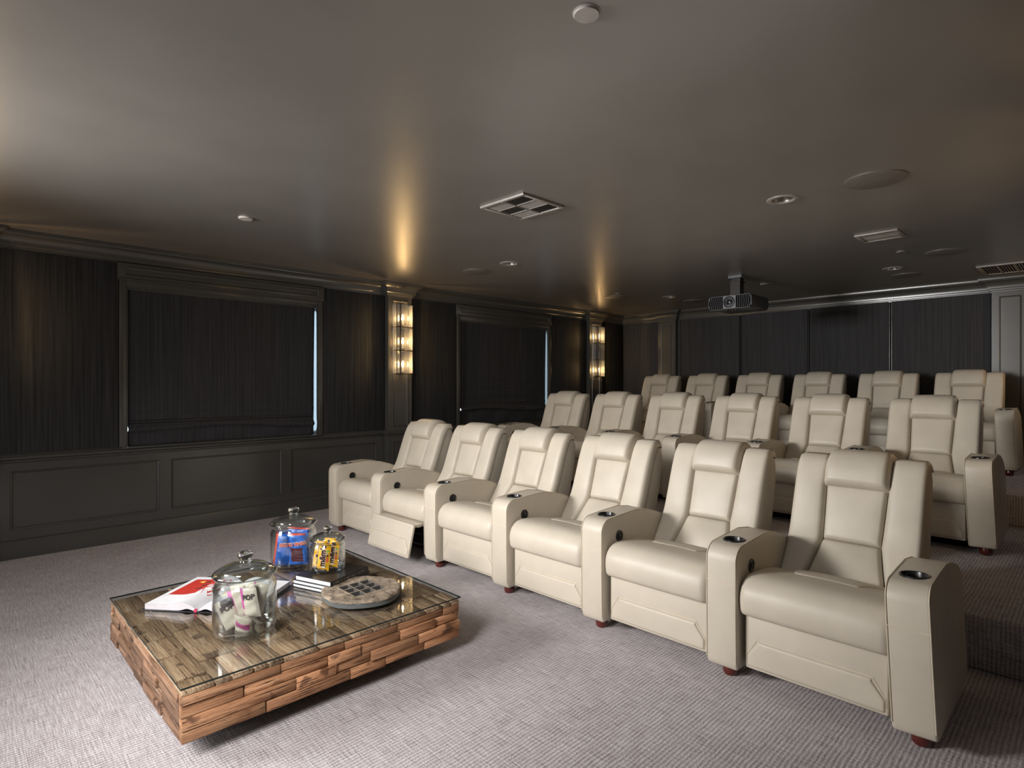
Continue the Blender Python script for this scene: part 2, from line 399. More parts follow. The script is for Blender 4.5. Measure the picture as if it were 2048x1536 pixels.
PIL = [0.055, 3.865, 7.675]; PW = 0.165
BP = [(-5.15, -4.83), (-0.857, -0.545)]
path = [(XL, YF)]
for c in PIL: path += [(XL, c-PW), (XL+PD, c-PW), (XL+PD, c+PW), (XL, c+PW)]
path += [(XL, YB)]; iA = len(path)-1
for a, c in BP: path += [(a, YB), (a, YB-PD), (c, YB-PD), (c, YB)]
path += [(XR, YB)]; iB = len(path)-1
for c in reversed(PIL): path += [(XR, c+PW), (XR-PD, c+PW), (XR-PD, c-PW), (XR, c-PW)]
path += [(XR, YF)]; iC = len(path)-1
crown = [(0.0, 2.395), (0.012, 2.395), (0.014, 2.41), (0.028, 2.414), (0.03, 2.43), (0.036, 2.436)]
for k in range(9):
    a = PI/2*k/8; crown.append((0.036+0.05*(1-math.cos(a)), 2.438+0.07*math.sin(a)))
crown += [(0.094, 2.512), (0.097, 2.52), (0.112, 2.524), (0.115, 2.535), (0.115, H)]
rail = [(0.0, 0.742), (0.006, 0.742), (0.012, 0.750), (0.014, 0.764), (0.024, 0.768), (0.032, 0.776), (0.034, 0.786), (0.03, 0.794), (0.016, 0.798), (0.014, 0.806), (0.008, 0.812), (0.0, 0.812)]
base = [(0.02, 0.0), (0.02, 0.128), (0.017, 0.140), (0.009, 0.146), (0.007, 0.158), (0.0, 0.162)]
k = 1
for nm, i0, i1 in (('left', 0, iA), ('back', iA, iB), ('right', iB, iC)):
    for pr, nn in ((crown, 'trim_%d' % k), (rail, 'trim_%d' % (k+1)), (base, 'baseboard_'+nm)):
        if nm == 'back' and pr is not crown: continue
        mb = MB(); mb.sweep(pr, path, i0, i1); struct(part(nn, mb, M['trim'], smooth=True, angle=30))
    k += 2

def frame_mould(mb, axis, pos, nrm, a0, a1, z0, z1, w=0.016, h=0.010, sunk=0.0):
    # picture-frame moulding on a wall: rectangle a0..a1 x z0..z1, bevelled cross-section
    prof = [(0, 0), (0.15, 1.0), (0.5, 0.75), (0.85, 0.35), (1, -0.1)]
    rings = []
    for (t, hh) in prof:
        d = t*w; pts = [(a0+d, z0+d), (a1-d, z0+d), (a1-d, z1-d), (a0+d, z1-d)]
        o = pos+nrm*h*hh
        rings.append([(o, p[0], p[1]) if axis == 'x' else (p[0], o, p[1]) for p in pts])
    vs = [p for r in rings for p in r]; fs = []
    for i in range(len(rings)-1):
        for j in range(4): fs.append((i*4+j, i*4+(j+1) % 4, (i+1)*4+(j+1) % 4, (i+1)*4+j))
    mb.add(vs, fs)
def board(parent, name, axis, pos, nrm, a0, a1, z0, z1, t, m_, bevel=0.0):
    mb = MB(); p0, p1 = sorted((pos, pos+nrm*t))
    if axis == 'x': mb.box(p0, p1, a0, a1, z0, z1)
    else: mb.box(a0, a1, p0, p1, z0, z1)
    return part(name, mb, m_, parent, bevel=bevel, smooth=bevel > 0)

# pilasters
def pilaster(parent, axis, pos, nrm, a0, a1):
    mb = MB(); p0, p1 = sorted((pos, pos+nrm*PD))
    if axis == 'x': mb.box(p0, p1, a0, a1, 0, H-0.01)
    else: mb.box(a0, a1, p0, p1, 0, H-0.01)
    fp = pos+nrm*PD
    p = part('pilaster', mb, M['trim'], parent)
    mb = MB(); frame_mould(mb, axis, fp, nrm, a0+.06, a1-.06, 0.855, 2.345)
    frame_mould(mb, axis, fp, nrm, a0+.06, a1-.06, 0.225, 0.68); part('panel_moulding', mb, M['trim'], p)
for c in PIL:
    pilaster(WL, 'x', XL, 1, c-PW, c+PW); pilaster(WR, 'x', XR, -1, c-PW, c+PW)
for a, c in BP: pilaster(WB, 'y', YB, -1, a, c)

# stile-and-rail wainscot: raised field frame 12 mm proud around sunk panels
def wainscot(parent, axis, pos, nrm, a0, a1, panels, zlo=0.15, zhi=0.745):
    t = 0.014
    cuts = [a0]+[x for p in panels for x in p]+[a1]
    for i in range(0, len(cuts), 2):
        if cuts[i+1]-cuts[i] > 0.004: board(parent, 'wainscot_stile', axis, pos, nrm, cuts[i], cuts[i+1], zlo, zhi, t, M['trim'])
    for (p0, p1) in panels:
        board(parent, 'wainscot_rail', axis, pos, nrm, p0, p1, 0.681, zhi, t, M['trim'])
        board(parent, 'wainscot_rail', axis, pos, nrm, p0, p1, zlo, 0.223, t, M['trim'])
        mb = MB(); frame_mould(mb, axis, pos+nrm*t*0.6, nrm, p0, p1, 0.223, 0.681, 0.016, 0.009)
        part('panel_moulding', mb, M['trim'], parent)
wainscot(WL, 'x', XL, 1, 0.22, 3.70, [(0.36, 1.37), (1.465, 2.474), (2.574, 3.59)])
wainscot(WL, 'x', XL, 1, 4.03, 7.51, [(4.14, 5.15), (5.25, 6.26), (6.36, 7.40)])
wainscot(WL, 'x', XL, 1, 7.84, YB, [(7.93, 8.45)])
wainscot(WL, 'x', XL, 1, YF, -0.11, [(-1.85, -1.08), (-0.98, -0.21)])

# fabric panels between pilasters and windows
def fab(parent, axis, pos, nrm, a0, a1, z0=0.822, z1=2.402):
    board(parent, 'fabric_panel', axis, pos, nrm, a0+.004, a1-.004, z0, z1, 0.022, M['fabric_back'] if axis == 'y' else M['fabric'], 0.008)
for a, c in [(YF, PIL[0]-PW), (PIL[0]+PW, 1.067), (2.917, PIL[1]-PW-.008), (PIL[1]+PW, 4.78), (6.63, PIL[2]-PW-.008), (PIL[2]+PW, YB)]:
    fab(WL, 'x', XL, 1, a, c)
for a, c in [(XL+.025, -5.15-.01), (-4.80, -3.80), (-3.775, -2.836), (-2.812, -1.872), (-1.848, -0.87), (-0.545, XR-.02)]:
    fab(WB, 'y', YB, -1, a, c, 0.6)
for x in (-3.787, -2.824, -1.86): board(WB, 'panel_divider', 'y', YB, -1, x-.010, x+.010, 0.6, 2.402, 0.008, M['dark_gap'])
for a, c in [(YF, PIL[0]-PW), (PIL[0]+PW, PIL[1]-PW), (PIL[1]+PW, PIL[2]-PW), (PIL[2]+PW, YB)]: fab(WR, 'x', XR, -1, a, c)

# windows: casing, frieze header with a long sunk panel, sill lip, pane
def window(i, w):
    a0, a1, g0, g1 = w
    mb = MB(); t = 0.03
    mb.box(XL, XL+t, a0, g0, ZB-.004, ZT+.055); mb.box(XL, XL+t, g1, a1, ZB-.004, ZT+.055); mb.box(XL, XL+t, g0, g1, ZT, ZT+.055)
    win = struct(part('window_%d' % i, mb, M['trim'], bevel=0.003, smooth=True))
    mb = MB()
    for (y0, y1, z0, z1) in ((g0, g0+.012, ZB, ZT), (g1-.012, g1, ZB, ZT), (g0, g1, ZT-.012, ZT)): mb.box(XL-.005, XL+.022, y0, y1, z0, z1)
    part('casing_bead', mb, M['trim'], win, bevel=0.003, smooth=True)
    mb = MB(); mb.box(XL, XL+.036, a0-.012, a1+.012, ZT+.055, 2.405)
    hd = part('header', mb, M['trim'], win, bevel=0.003, smooth=True)
    mb = MB(); frame_mould(mb, 'x', XL+.036, 1, a0+.04, a1-.05, 2.30, 2.365, 0.012, 0.009); part('header_moulding', mb, M['trim'], hd)
    mb = MB()
    mb.box(XL, XL+.044, a0-.012, a1+.012, ZT+.050, ZT+.062); part('header_fillet', mb, M['trim'], hd, bevel=0.003)
    mb = MB(); mb.box(XL-.12, XL+.04, g0-.03, g1+.03, ZB-.018, ZB-.002); part('window_sill', mb, M['trim'], win, bevel=0.004, smooth=True)
    mb = MB(); mb.box(XL-.118, XL-.112, g0, g1, ZB, ZT); part('pane', mb, M['window'], win)
    mb = MB(); mid = (g0+g1)/2
    for (y0, y1, z0, z1) in ((g0, g0+.008, ZB, ZT), (g1-.008, g1, ZB, ZT), (mid-.025, mid+.025, ZB, ZT), (g0, g1, ZT-.05, ZT), (g0, g1, ZB, ZB+.03)): mb.box(XL-.13, XL-.10, y0, y1, z0, z1)
    part('sash_frame', mb, M['trim'], win)
for i, w in enumerate(WIN): window(i+1, w)

# roman shades: cloth hung inside the casing, soft horizontal folds low down, bright slits at the sides
def shade(w, label, seed, gap_l, gap_r, hem):
    g0, g1 = w[2], w[3]; rnd = random.Random(seed)
    def edge(z, side):
        q = (ZT-z)/(ZT-ZB)
        if side: return g1-0.014-gap_r*(0.35+0.65*math.sin(min(1, q*1.25)*PI*0.62)+(0.8*max(0, q-.82)/0.18 if q > .82 else 0))
        return g0+0.014+gap_l*(0.4+0.6*abs(math.sin(q*9.0+seed)))
    folds = [0.42, 0.55, 0.64, 0.72, 0.79, 0.85]
    def F(s_, t_):
        q = t_; z = ZT-0.004-q*(ZT-ZB-0.003)
        y = edge(z, 0)*(1-s_)+edge(z, 1)*s_
        x = XL-0.022
        for j, f in enumerate(folds): x += 0.004*(j+1)/4*math.exp(-((q-f)/0.006)**2)
        if q > hem-.1:
            d = (q-hem-0.012*math.sin(s_*7+seed)-0.02*(s_-.5))/0.022
            x += 0.042*math.exp(-d*d) if d < 0 else 0.042*math.exp(-d*d*3.5)
            x += 0.004*math.sin(s_*23+q*30)*min(1, (q-hem+.1)*8)
        x += 0.0025*math.sin(s_*11+q*5+seed)
        return (x, y, z)
    mb = MB(); ss = [i/60 for i in range(61)]; ts = sorted([i/90 for i in range(91)]+[f+d for f in folds for d in (-.006, -.003, .003, .006)])
    mb.grid(F, ss, ts)
    o = part('roman_shade', mb, M['shade'], smooth=True, angle=180)
    so = o.modifiers.new('s', 'SOLIDIFY'); so.thickness = 0.004
    hb = MB(); hb.box(XL-.05, XL-.008, g0+.014, g1-.014, ZT-.03, ZT-.002); part('headrail', hb, M['trim'], o)
    tag(o, label, 'window shade', 'roman shades on the left wall')
shade(WIN[0], 'wide charcoal roman shade lowered in the window nearest the camera', 1.3, 0.004, 0.016, 0.895)
shade(WIN[1], 'charcoal roman shade lowered in the farther window behind the second sconce bay', 2.7, 0.008, 0.018, 0.86)

# ------------------------------------------------------------------ sconces
def sconce(cy, right=False, off=()):
    z0, z1 = 1.475, 2.30; hw = 0.115; d = 0.10
    t = thing('wall_sconce', '', 'wall lamp', (XL+PD if not right else XR-PD, cy, 0), 0 if not right else PI, 'three-tier glass wall sconces')
    mb = MB(); mb.box(0, 0.012, -0.045, 0.045, z0+.01, z1-.01); part('backplate', mb, M['dark'], t, bevel=0.002)
    n = 3; hh = (z1-z0)/n
    mb = MB(); mb.box(d-.012, d-.002, -0.068, -0.052, z0, z1); part('front_bar', mb, M['dark'], t)
    mb = MB(); mb.box(0.0, d, -0.006, 0.006, z1-.008, z1); mb.box(d-.012, d-.002, -hw+.008, hw-.008, z1-.008, z1); part('top_frame', mb, M['dark'], t)
    for k in range(n):
        a = z0+k*hh; b_ = a+hh
        f = MB()
        f.box(0.0, d, -0.006, 0.006, a, a+.008)
        f.box(d-.012, d-.002, -hw+.008, hw-.008, a, a+.008)
        f.box(0.02, 0.03, -hw+.014, hw-.014, a, a+.008)
        f.box(0.018, d-.004, -hw+.014, -hw+.022, a, a+.008); f.box(0.018, d-.004, hw-.022, hw-.014, a, a+.008)
        f.box(0.012, 0.07, -0.012, 0.012, a+.008, a+.03)
        tier = part('tier_frame', f, M['dark'], t, bevel=0.0015)
        def pane(pts):
            g = MB(); g.prism(pts, a+.012, b_-.004, 'z'); part('glass_panel', g, M['sconce_glass'], tier, bevel=0.003, bseg=1)
        pane([(d, -0.052), (d+.008, -0.052), (d+.008, 0.036), (d, 0.036)])
        pane([(d-.004, 0.042), (d+.006, 0.042), (d+.006, 0.085), (d-.004, 0.085)])
        pane([(d-.004, -0.066), (d+.006, -0.066), (d+.006, -0.105), (d-.004, -0.105)])
        pane([(0.012, -hw-.004), (d-.01, -hw-.004), (d-.01, -hw+.005), (0.012, -hw+.005)])
        pane([(0.012, hw-.005), (d-.01, hw-.005), (d-.01, hw+.004), (0.012, hw+.004)])
        c = MB(); c.lathe([(0.010, a+.028), (0.010, a+.085)], 12, (0.055, 0, 0)); part('candle_sleeve', c, M['candle'], tier)
        bl = MB(); bl.lathe([(0.0, a+.085), (0.006, a+.088), (0.0105, a+.103), (0.0105, a+.116), (0.007, a+.136), (0.003, a+.152), (0.0, a+.158)], 14, (0.055, 0, 0))
        part('bulb', bl, M['bulb_off'] if k in off else M['bulb'], tier, smooth=True)
    return t
lab = ['three-tier glass wall sconce just outside the left edge, before the near window', 'three-tier glass wall sconce with all three bulbs lit, between the two windows', 'three-tier glass wall sconce on the far left pilaster with its middle bulb dark']
for i, c in enumerate(PIL): sconce(c, False, (1,) if i == 2 else ())['label'] = lab[i]
labr = ['wall sconce on the right wall beside the camera, outside the frame', 'wall sconce on the right wall beside the front row, outside the frame', 'wall sconce on the right wall beside the third row, outside the frame']
for i, c in enumerate(PIL):
    if i: sconce(c, True)['label'] = labr[i]

# ------------------------------------------------------------------ recliners
def lerp_curve(pts, n=60):
    P = [Vector((0, p[0], p[1])) for p in pts]; out = []
    P2 = [P[0]*2-P[1]]+P+[P[-1]*2-P[-2]]
    for i in range(1, len(P2)-2):
        for k in range(n//(len(P)-1)):
            t = k/(n//(len(P)-1)); a, b_, c, d = P2[i-1:i+3]
            out.append(0.5*((2*b_)+(-a+c)*t+(2*a-5*b_+4*c-d)*t*t+(-a+3*b_-3*c+d)*t**3))
    out.append(P[-1]); Ls = [0]
    for i in range(1, len(out)): Ls.append(Ls[-1]+(out[i]-out[i-1]).length)
    def at(w):
        w = max(0, min(Ls[-1]-1e-6, w))
        for i in range(1, len(out)):
            if Ls[i] >= w:
                f = (w-Ls[i-1])/(Ls[i]-Ls[i-1]+1e-9); p = out[i-1].lerp(out[i], f); d = (out[i]-out[i-1]).normalized()
                return p, Vector((0, -d.z, d.y))
    return at, Ls[-1]
def params(n, length, r):
    e = min(0.49, r/length); ps = [e*(1-math.cos(PI/2*k/6)) for k in range(7)]
    mid = [e+(1-2*e)*k/n for k in range(1, n)]
    return ps+mid+[1-p for p in reversed(ps)]
def round_h(d, r): q = max(0.0, min(1.0, d/r)); return math.sqrt(max(0, 1-(1-q)**2))
def pad(mb, at, w0, w1, xl, xr, depth, r, puff, ns=8, nt_=12, sag=0.0, flip=1):
    """cushion on a curved backing: xl(q), xr(q) side lines, q=0..1 along the curve"""
    Lw = w1-w0; wid = xr(.5)-xl(.5)
    ss = params(ns, wid, r); ts = params(nt_, Lw, r)
    def F(s_, t_):
        x = xl(t_)*(1-s_)+xr(t_)*s_; p, n = at(w0+t_*Lw)
        W_ = xr(t_)-xl(t_); ds = min(s_, 1-s_)*W_; dt = min(t_, 1-t_)*Lw
        h = depth*round_h(ds, r)*round_h(dt, r)+puff*math.sin(PI*s_)**0.8*math.sin(PI*t_)**0.8 if 0 < s_ < 1 and 0 < t_ < 1 else 0
        return Vector((x, p.y, p.z))+n*(h*flip)
    mb.grid(F, ss, ts)

ARM_TOP = [(0.012, 0.055), (0.0, 0.09), (-0.004, 0.30), (-0.004, 0.50)]
for k in range(7):
    a = PI/2*k/6; ARM_TOP.append((0.066-0.07*math.cos(a), 0.545+0.07*math.sin(a)))
ARM_TOP += [(0.20, 0.623), (0.33, 0.628), (0.45, 0.612), (0.56, 0.580), (0.635, 0.548), (0.665, 0.52), (0.68, 0.47), (0.685, 0.30), (0.675, 0.06)]
AW = 0.0725
def make_arm(parent, x, with_switch):
    mb = MB(); mb.prism(ARM_TOP, x-AW, x+AW, 'x')
    o = part('armrest', mb, M['leather'], None, bevel=0.012, bseg=4, smooth=True, angle=50)
    c = MB(); c.lathe([(0.045, 0.555), (0.045, 0.70)], 28, (x, 0.135, 0)); boolean(o, part('cut', c, M['leather']))
    for p in o.data.polygons: p.use_smooth = True
    bm = bmesh.new(); bm.from_mesh(o.data)
    for e in bm.edges:
        if len(e.link_faces) == 2 and e.calc_face_angle(0) > R(45): e.smooth = False
    bm.to_mesh(o.data); bm.free()
    o.parent = parent
    c = MB(); c.lathe([(0.0, 0.560), (0.040, 0.560), (0.042, 0.6180), (0.044, 0.6225), (0.047, 0.6235), (0.051, 0.6215), (0.0515, 0.6150), (0.045, 0.6100), (0.044, 0.557)], 32, (x, 0.135, 0), close=False)
    part('cup_holder', c, M['black'], o, smooth=True)
    t = MB()
    for sx in (-1, 1):
        t.tube([(x+sx*(AW-.004), p[0]-.001, p[1]+.0005) for p in ARM_TOP[1:-4]], 0.0022, 5)
    t.tube([(x-AW+.006, -0.0052, 0.452), (x+AW-.006, -0.0052, 0.447)], 0.0018, 5)
    part('piping', t, M['thread'], o)
    if with_switch:
        s_ = MB(); s_.lathe([(0.031, 0.0), (0.031, 0.004), (0.025, 0.006), (0.022, 0.003), (0.011, 0.003), (0.011, 0.007), (0.0, 0.008)], 24, (x+AW, 0.155, 0.508), 'x')
        part('recline_switch', s_, M['black'], o, smooth=True, angle=30)
    for yy in (0.085, 0.60):
        f = MB(); f.lathe([(0.026, 0.0), (0.034, 0.010), (0.034, 0.032), (0.026, 0.062)], 20, (x+.005, yy, 0)); part('foot', f, M['mahogany'], parent, smooth=True)
    return o
PITCH = 0.745
def make_chair(end=False, open_rest=False):
    t = thing('recliner', '', 'recliner')
    make_arm(t, -PITCH/2, True)
    if end:
        a = make_arm(t, PITCH/2, False)
        th = -0.045; px = PITCH/2; a.rotation_euler = (0, th, 0); a.location = (px-px*math.cos(th), 0, px*math.sin(th))
    hw = PITCH/2-AW-.007
    # back shell
    BO = (-0.012, 0.05, -0.010)
    sh = [(0.49, 0.30), (0.505, 0.40), (0.612, 0.575), (0.662, 0.70), (0.712, 0.84), (0.752, 0.93), (0.785, 0.955), (0.82, 0.945), (0.84, 0.90), (0.835, 0.80), (0.80, 0.65), (0.75, 0.48), (0.71, 0.30)]
    mb = MB(); mb.prism(sh, -hw+.001, hw-.001, 'x'); part('back_shell', mb, M['leather'], t, BO, bevel=0.012, bseg=3, smooth=True, angle=60)
    at, Lb = lerp_curve([(0.480, 0.385), (0.535, 0.46), (0.612, 0.575), (0.662, 0.70), (0.712, 0.84), (0.752, 0.925), (0.785, 0.955), (0.825, 0.94)])
    ws = 0.232; wh = 0.515; wt = Lb
    def inner(w):
        # half-width of the centre panel along the curve
        if w < ws: return 0.180+(0.128-0.180)*(w/ws)**0.8
        return 0.128+(0.138-0.128)*min(1, (w-ws)/(wh-ws))
    for sx in (-1, 1):
        mb = MB()
        f_in = lambda q: sx*inner(q*wt)
        f_out = lambda q: sx*(hw+.004)
        a_, b_ = (f_out, f_in) if sx < 0 else (f_in, f_out)
        pad(mb, at, 0, wt, a_, b_, 0.046, 0.026, 0.008, 6, 22)
        part('side_bolster', mb, M['leather'], t, BO, smooth=True, angle=180)
    mb = MB(); pad(mb, at, 0.0, ws, lambda q: -inner(q*ws), lambda q: inner(q*ws), 0.040, 0.022, 0.022, 8, 8); part('lumbar_panel', mb, M['leather'], t, BO, smooth=True, angle=180)
    mb = MB(); pad(mb, at, ws, wh, lambda q: -inner(ws+q*(wh-ws)), lambda q: inner(ws+q*(wh-ws)), 0.040, 0.02, 0.010, 8, 10); part('back_panel', mb, M['leather'], t, BO, smooth=True, angle=180)
    # headrest: bolster roll draped over the top
    ath, Lh = lerp_curve([(0.700, 0.832), (0.715, 0.87), (0.735, 0.92), (0.772, 0.942), (0.83, 0.934), (0.86, 0.900)])
    mb = MB(); pad(mb, ath, 0, Lh, lambda q: -0.150, lambda q: 0.150, 0.080, 0.034, 0.006, 8, 16); part('headrest', mb, M['leather'], t, BO, smooth=True, angle=180)
    # seat
    sc = [(0.045, 0.318), (0.034, 0.36), (0.034, 0.41), (0.060, 0.445), (0.12, 0.455), (0.30, 0.435), (0.50, 0.380)]
    ats, Ls_ = lerp_curve(sc)
    mb = MB(); pad(mb, ats, 0, Ls_, lambda q: -hw-.002, lambda q: hw+.002, 0.036, 0.036, 0.012, 10, 26)
    mb.prism([(0.05, 0.30)]+[(a+.002, c) for a, c in sc]+[(0.50, 0.30)], -hw+.02, hw-.02, 'x')
    part('seat_cushion', mb, M['leather'], t, smooth=True, angle=180)
    sc2 = [(p.y, p.z) for p in [ats(Ls_*q)[0]+ats(Ls_*q)[1]*0.0385 for q in (0.50, 0.62, 0.75, 0.88, 1.0)]]
    at2, L2 = lerp_curve(sc2)
    mb = MB(); pad(mb, at2, 0, L2, lambda q: -0.19+.06*(1-q)**2, lambda q: 0.19-.06*(1-q)**2, 0.012, 0.014, 0.008, 8, 10); part('seat_panel', mb, M['leather'], t, smooth=True, angle=180)
    # body under the seat
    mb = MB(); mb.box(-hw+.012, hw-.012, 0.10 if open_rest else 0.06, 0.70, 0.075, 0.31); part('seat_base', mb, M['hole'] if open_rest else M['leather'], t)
    fr_loc, fr_rot = ((0, 0.045, 0.075), (0, 0, 0))
    if open_rest: fr_loc, fr_rot = ((0.012, -0.145, 0.086), (R(-13), 0, 0))
    mb = MB(); mb.box(-hw+.014, hw-.014, 0, 0.022, 0, 0.243)
    fr = part('footrest', mb, M['leather'], t, fr_loc, fr_rot, bevel=0.006, bseg=3, smooth=True)
    mb = MB()
    at3 = lambda w: (Vector((0, 0.0005, 0.012+w)), Vector((0, -1, 0)))
    half = lambda q: 0.268 if q < .40 else 0.268-0.045*min(1, (q-.40)/.5)
    pad(mb, at3, 0, 0.118, lambda q: -half(q), lambda q: half(q), 0.009, 0.012, 0.002, 10, 8); part('footrest_pad', mb, M['leather'], fr, smooth=True, angle=180)
    st = MB(); st.tube([(-0.272, -0.001, 0.03), (-0.270, -0.001, 0.066), (-0.226, -0.001, 0.136), (0.226, -0.001, 0.136), (0.270, -0.001, 0.066), (0.272, -0.001, 0.03)], 0.0016, 5); part('stitching', st, M['thread'], fr)
    if open_rest:
        mb = MB()
        for sx in (-1, 1):
            mb.tube([(sx*.2, 0.10, 0.20), (sx*.2, -0.05, 0.25), (sx*.2, -0.10, 0.22)], 0.010, 6); mb.tube([(sx*.2, 0.10, 0.12), (sx*.2, -0.10, 0.20)], 0.009, 6)
        part('linkage', mb, M['dark'], t)
        mb = MB(); mb.prism([(-0.10, 0.300), (-0.09, 0.306), (0.10, 0.315), (0.10, 0.300), (-0.02, 0.285)], -hw+.03, hw-.03, 'x'); part('leather_flap', mb, M['leather'], t, bevel=0.004, smooth=True)
        mb = MB(); mb.lathe([(0.0, 0), (0.035, 0), (0.035, 0.16), (0.0, 0.16)], 16, (-0.02, 0.17, 0.17), 'x'); part('motor', mb, M['black'], t, smooth=True)
    else:
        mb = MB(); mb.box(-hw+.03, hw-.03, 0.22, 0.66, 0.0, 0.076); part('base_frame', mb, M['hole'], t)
    register(t)
    return t
C6X = -0.85
ch_mid = make_chair(); ch_end = make_chair(end=True); ch_open = make_chair(open_rest=True)
used = set()
rows = [('front row', C6X, 2.55, 0.0), ('middle row', C6X-.045, 4.71, Z2), ('back row', C6X-.125, 7.05, Z3)]
pos = ['at the far left end by the windows', 'second from the left wall', 'third from the left wall', 'fourth from the left wall', 'second from the right end', 'at the right end']
for rn, x6, y0, z0 in rows:
    for k in range(6):
        proto = ch_end if k == 5 else (ch_open if (k == 1 and rn == 'front row') else ch_mid)
        loc = (x6-PITCH*(5-k), y0, z0)
        if proto.name in used: o = dup(proto, loc)
        else: o = proto; o.location = loc; used.add(proto.name)
        extra = ''
        if rn == 'front row' and k == 1: extra = ', footrest swung partly open'
        if rn == 'front row' and k == 5: extra = ' nearest the camera'
        o['label'] = 'cream leather recliner in the %s, %s%s' % (rn, pos[k], extra)
        o['category'] = 'recliner'; o['group'] = 'cream recliners in the '+rn

# ------------------------------------------------------------------ coffee table
TX0, TX1, TY0, TY1, TZ0, TZ1 = -3.47, -2.262, 0.592, 1.850, 0.085, 0.281
tb = thing('coffee_table', 'low square coffee table of reclaimed wood blocks under a glass sheet', 'coffee table', (0, 0, 0))
rnd = random.Random(5)
def block(x0, x1, y0, y1, z0, z1, m_, gap=0.0015, rough=0.0022):
    mb = MB(); mb.box(x0+gap, x1-gap, y0+gap, y1-gap, z0+gap, z1-gap)
    cx, cy, cz = (x0+x1)/2, (y0+y1)/2, (z0+z1)/2
    mb.v = [(x-cx+rnd.uniform(-rough, rough), y-cy+rnd.uniform(-rough, rough), z-cz+rnd.uniform(-rough, rough)) for x, y, z in mb.v]
    return part('wood_block', mb, m_, tb, (cx, cy, cz), bevel=0.0016, bseg=1, smooth=True, angle=60)
mb = MB(); mb.box(TX0+.03, TX1-.03, TY0+.03, TY1-.03, TZ0+.01, TZ1-.03); part('core', mb, M['hole'], tb)
mb = MB(); mb.box(TX0+.16, TX1-.16, TY0+.16, TY1-.16, 0.0, TZ0+.02); part('plinth', mb, M['hole'], tb)
def splits(n, lo=0.6):
    ws = [rnd.uniform(lo, 1.5) for _ in range(n)]; t_ = sum(ws); a = 0; out = [0]
    for w_ in ws: a += w_/t_; out.append(a)
    out[-1] = 1; return out
# top: strips across Y, blocks along X (grain along X)
ys = [0, .09, .20, .29, .41, .53, .61, .73, .84, .92, 1.0]
for i in range(len(ys)-1):
    y0 = TY0+(TY1-TY0)*ys[i]; y1 = TY0+(TY1-TY0)*ys[i+1]
    sp = splits(rnd.choice([5, 6, 6, 7]))
    for j in range(len(sp)-1):
        x0 = TX0+(TX1-TX0)*sp[j]; x1 = TX0+(TX1-TX0)*sp[j+1]
        top = TZ1-rnd.uniform(0.003, 0.011)
        if rnd.random() < .3 and y1-y0 > .1:
            ym = y0+(y1-y0)*rnd.uniform(.35, .65); block(x0, x1, y0, ym, TZ1-.026, top, M['wood_top']); block(x0, x1, ym, y1, TZ1-.026, TZ1-rnd.uniform(0.001, 0.009), M['wood_top'])
        else: block(x0, x1, y0, y1, TZ1-.026, top, M['wood_top'], 0.0022, 0.0032)
courses = [(TZ1-.060, TZ1-.024), (TZ1-.104, TZ1-.060), (TZ1-.150, TZ1-.104), (TZ0, TZ1-.150)]
near = [[0, .28, .50, .71, .92, 1], [0, .17, .44, .56, .72, .88, 1], [0, .33, .47, .60, .80, 1], [0, .235, .52, .66, .83, 1]]
for ci, (z0, z1) in enumerate(courses):
    for side in range(4):
        sp = near[ci] if side == 0 else splits(rnd.choice([4, 5, 6]))
        for j in range(len(sp)-1):
            pr = rnd.uniform(-0.005, 0.009)
            zz0, zz1 = z0, z1
            if ci == 3: zz0 = z0+rnd.uniform(-.006, .008)
            if side in (0, 1):
                a = TY0+(TY1-TY0)*sp[j]; c = TY0+(TY1-TY0)*sp[j+1]
                if side == 0: block(TX1-.032, TX1+pr, a, c, zz0, zz1, M['wood_side_y'])
                else: block(TX0-pr, TX0+.032, a, c, zz0, zz1, M['wood_side_y'])
            else:
                a = TX0+.032+(TX1-TX0-.064)*sp[j]; c = TX0+.032+(TX1-TX0-.064)*sp[j+1]
                pr *= 1.2
                if side == 2: block(a, c, TY0-pr, TY0+.032, zz0, zz1, M['wood_side_x'])
                else: block(a, c, TY1-.032, TY1+pr, zz0, zz1, M['wood_side_x'])
GT = 0.290
gl = MB(); gl.box(TX0-.004, TX1+.006, TY0-.004, TY1+.004, GT-.007, GT)
g = part('glass_top', gl, [M['glass'], M['glass_edge']], tb, bevel=0.0012, bseg=1)
for p in g.data.polygons:
    if abs(p.normal.z) < 0.9: p.material_index = 1

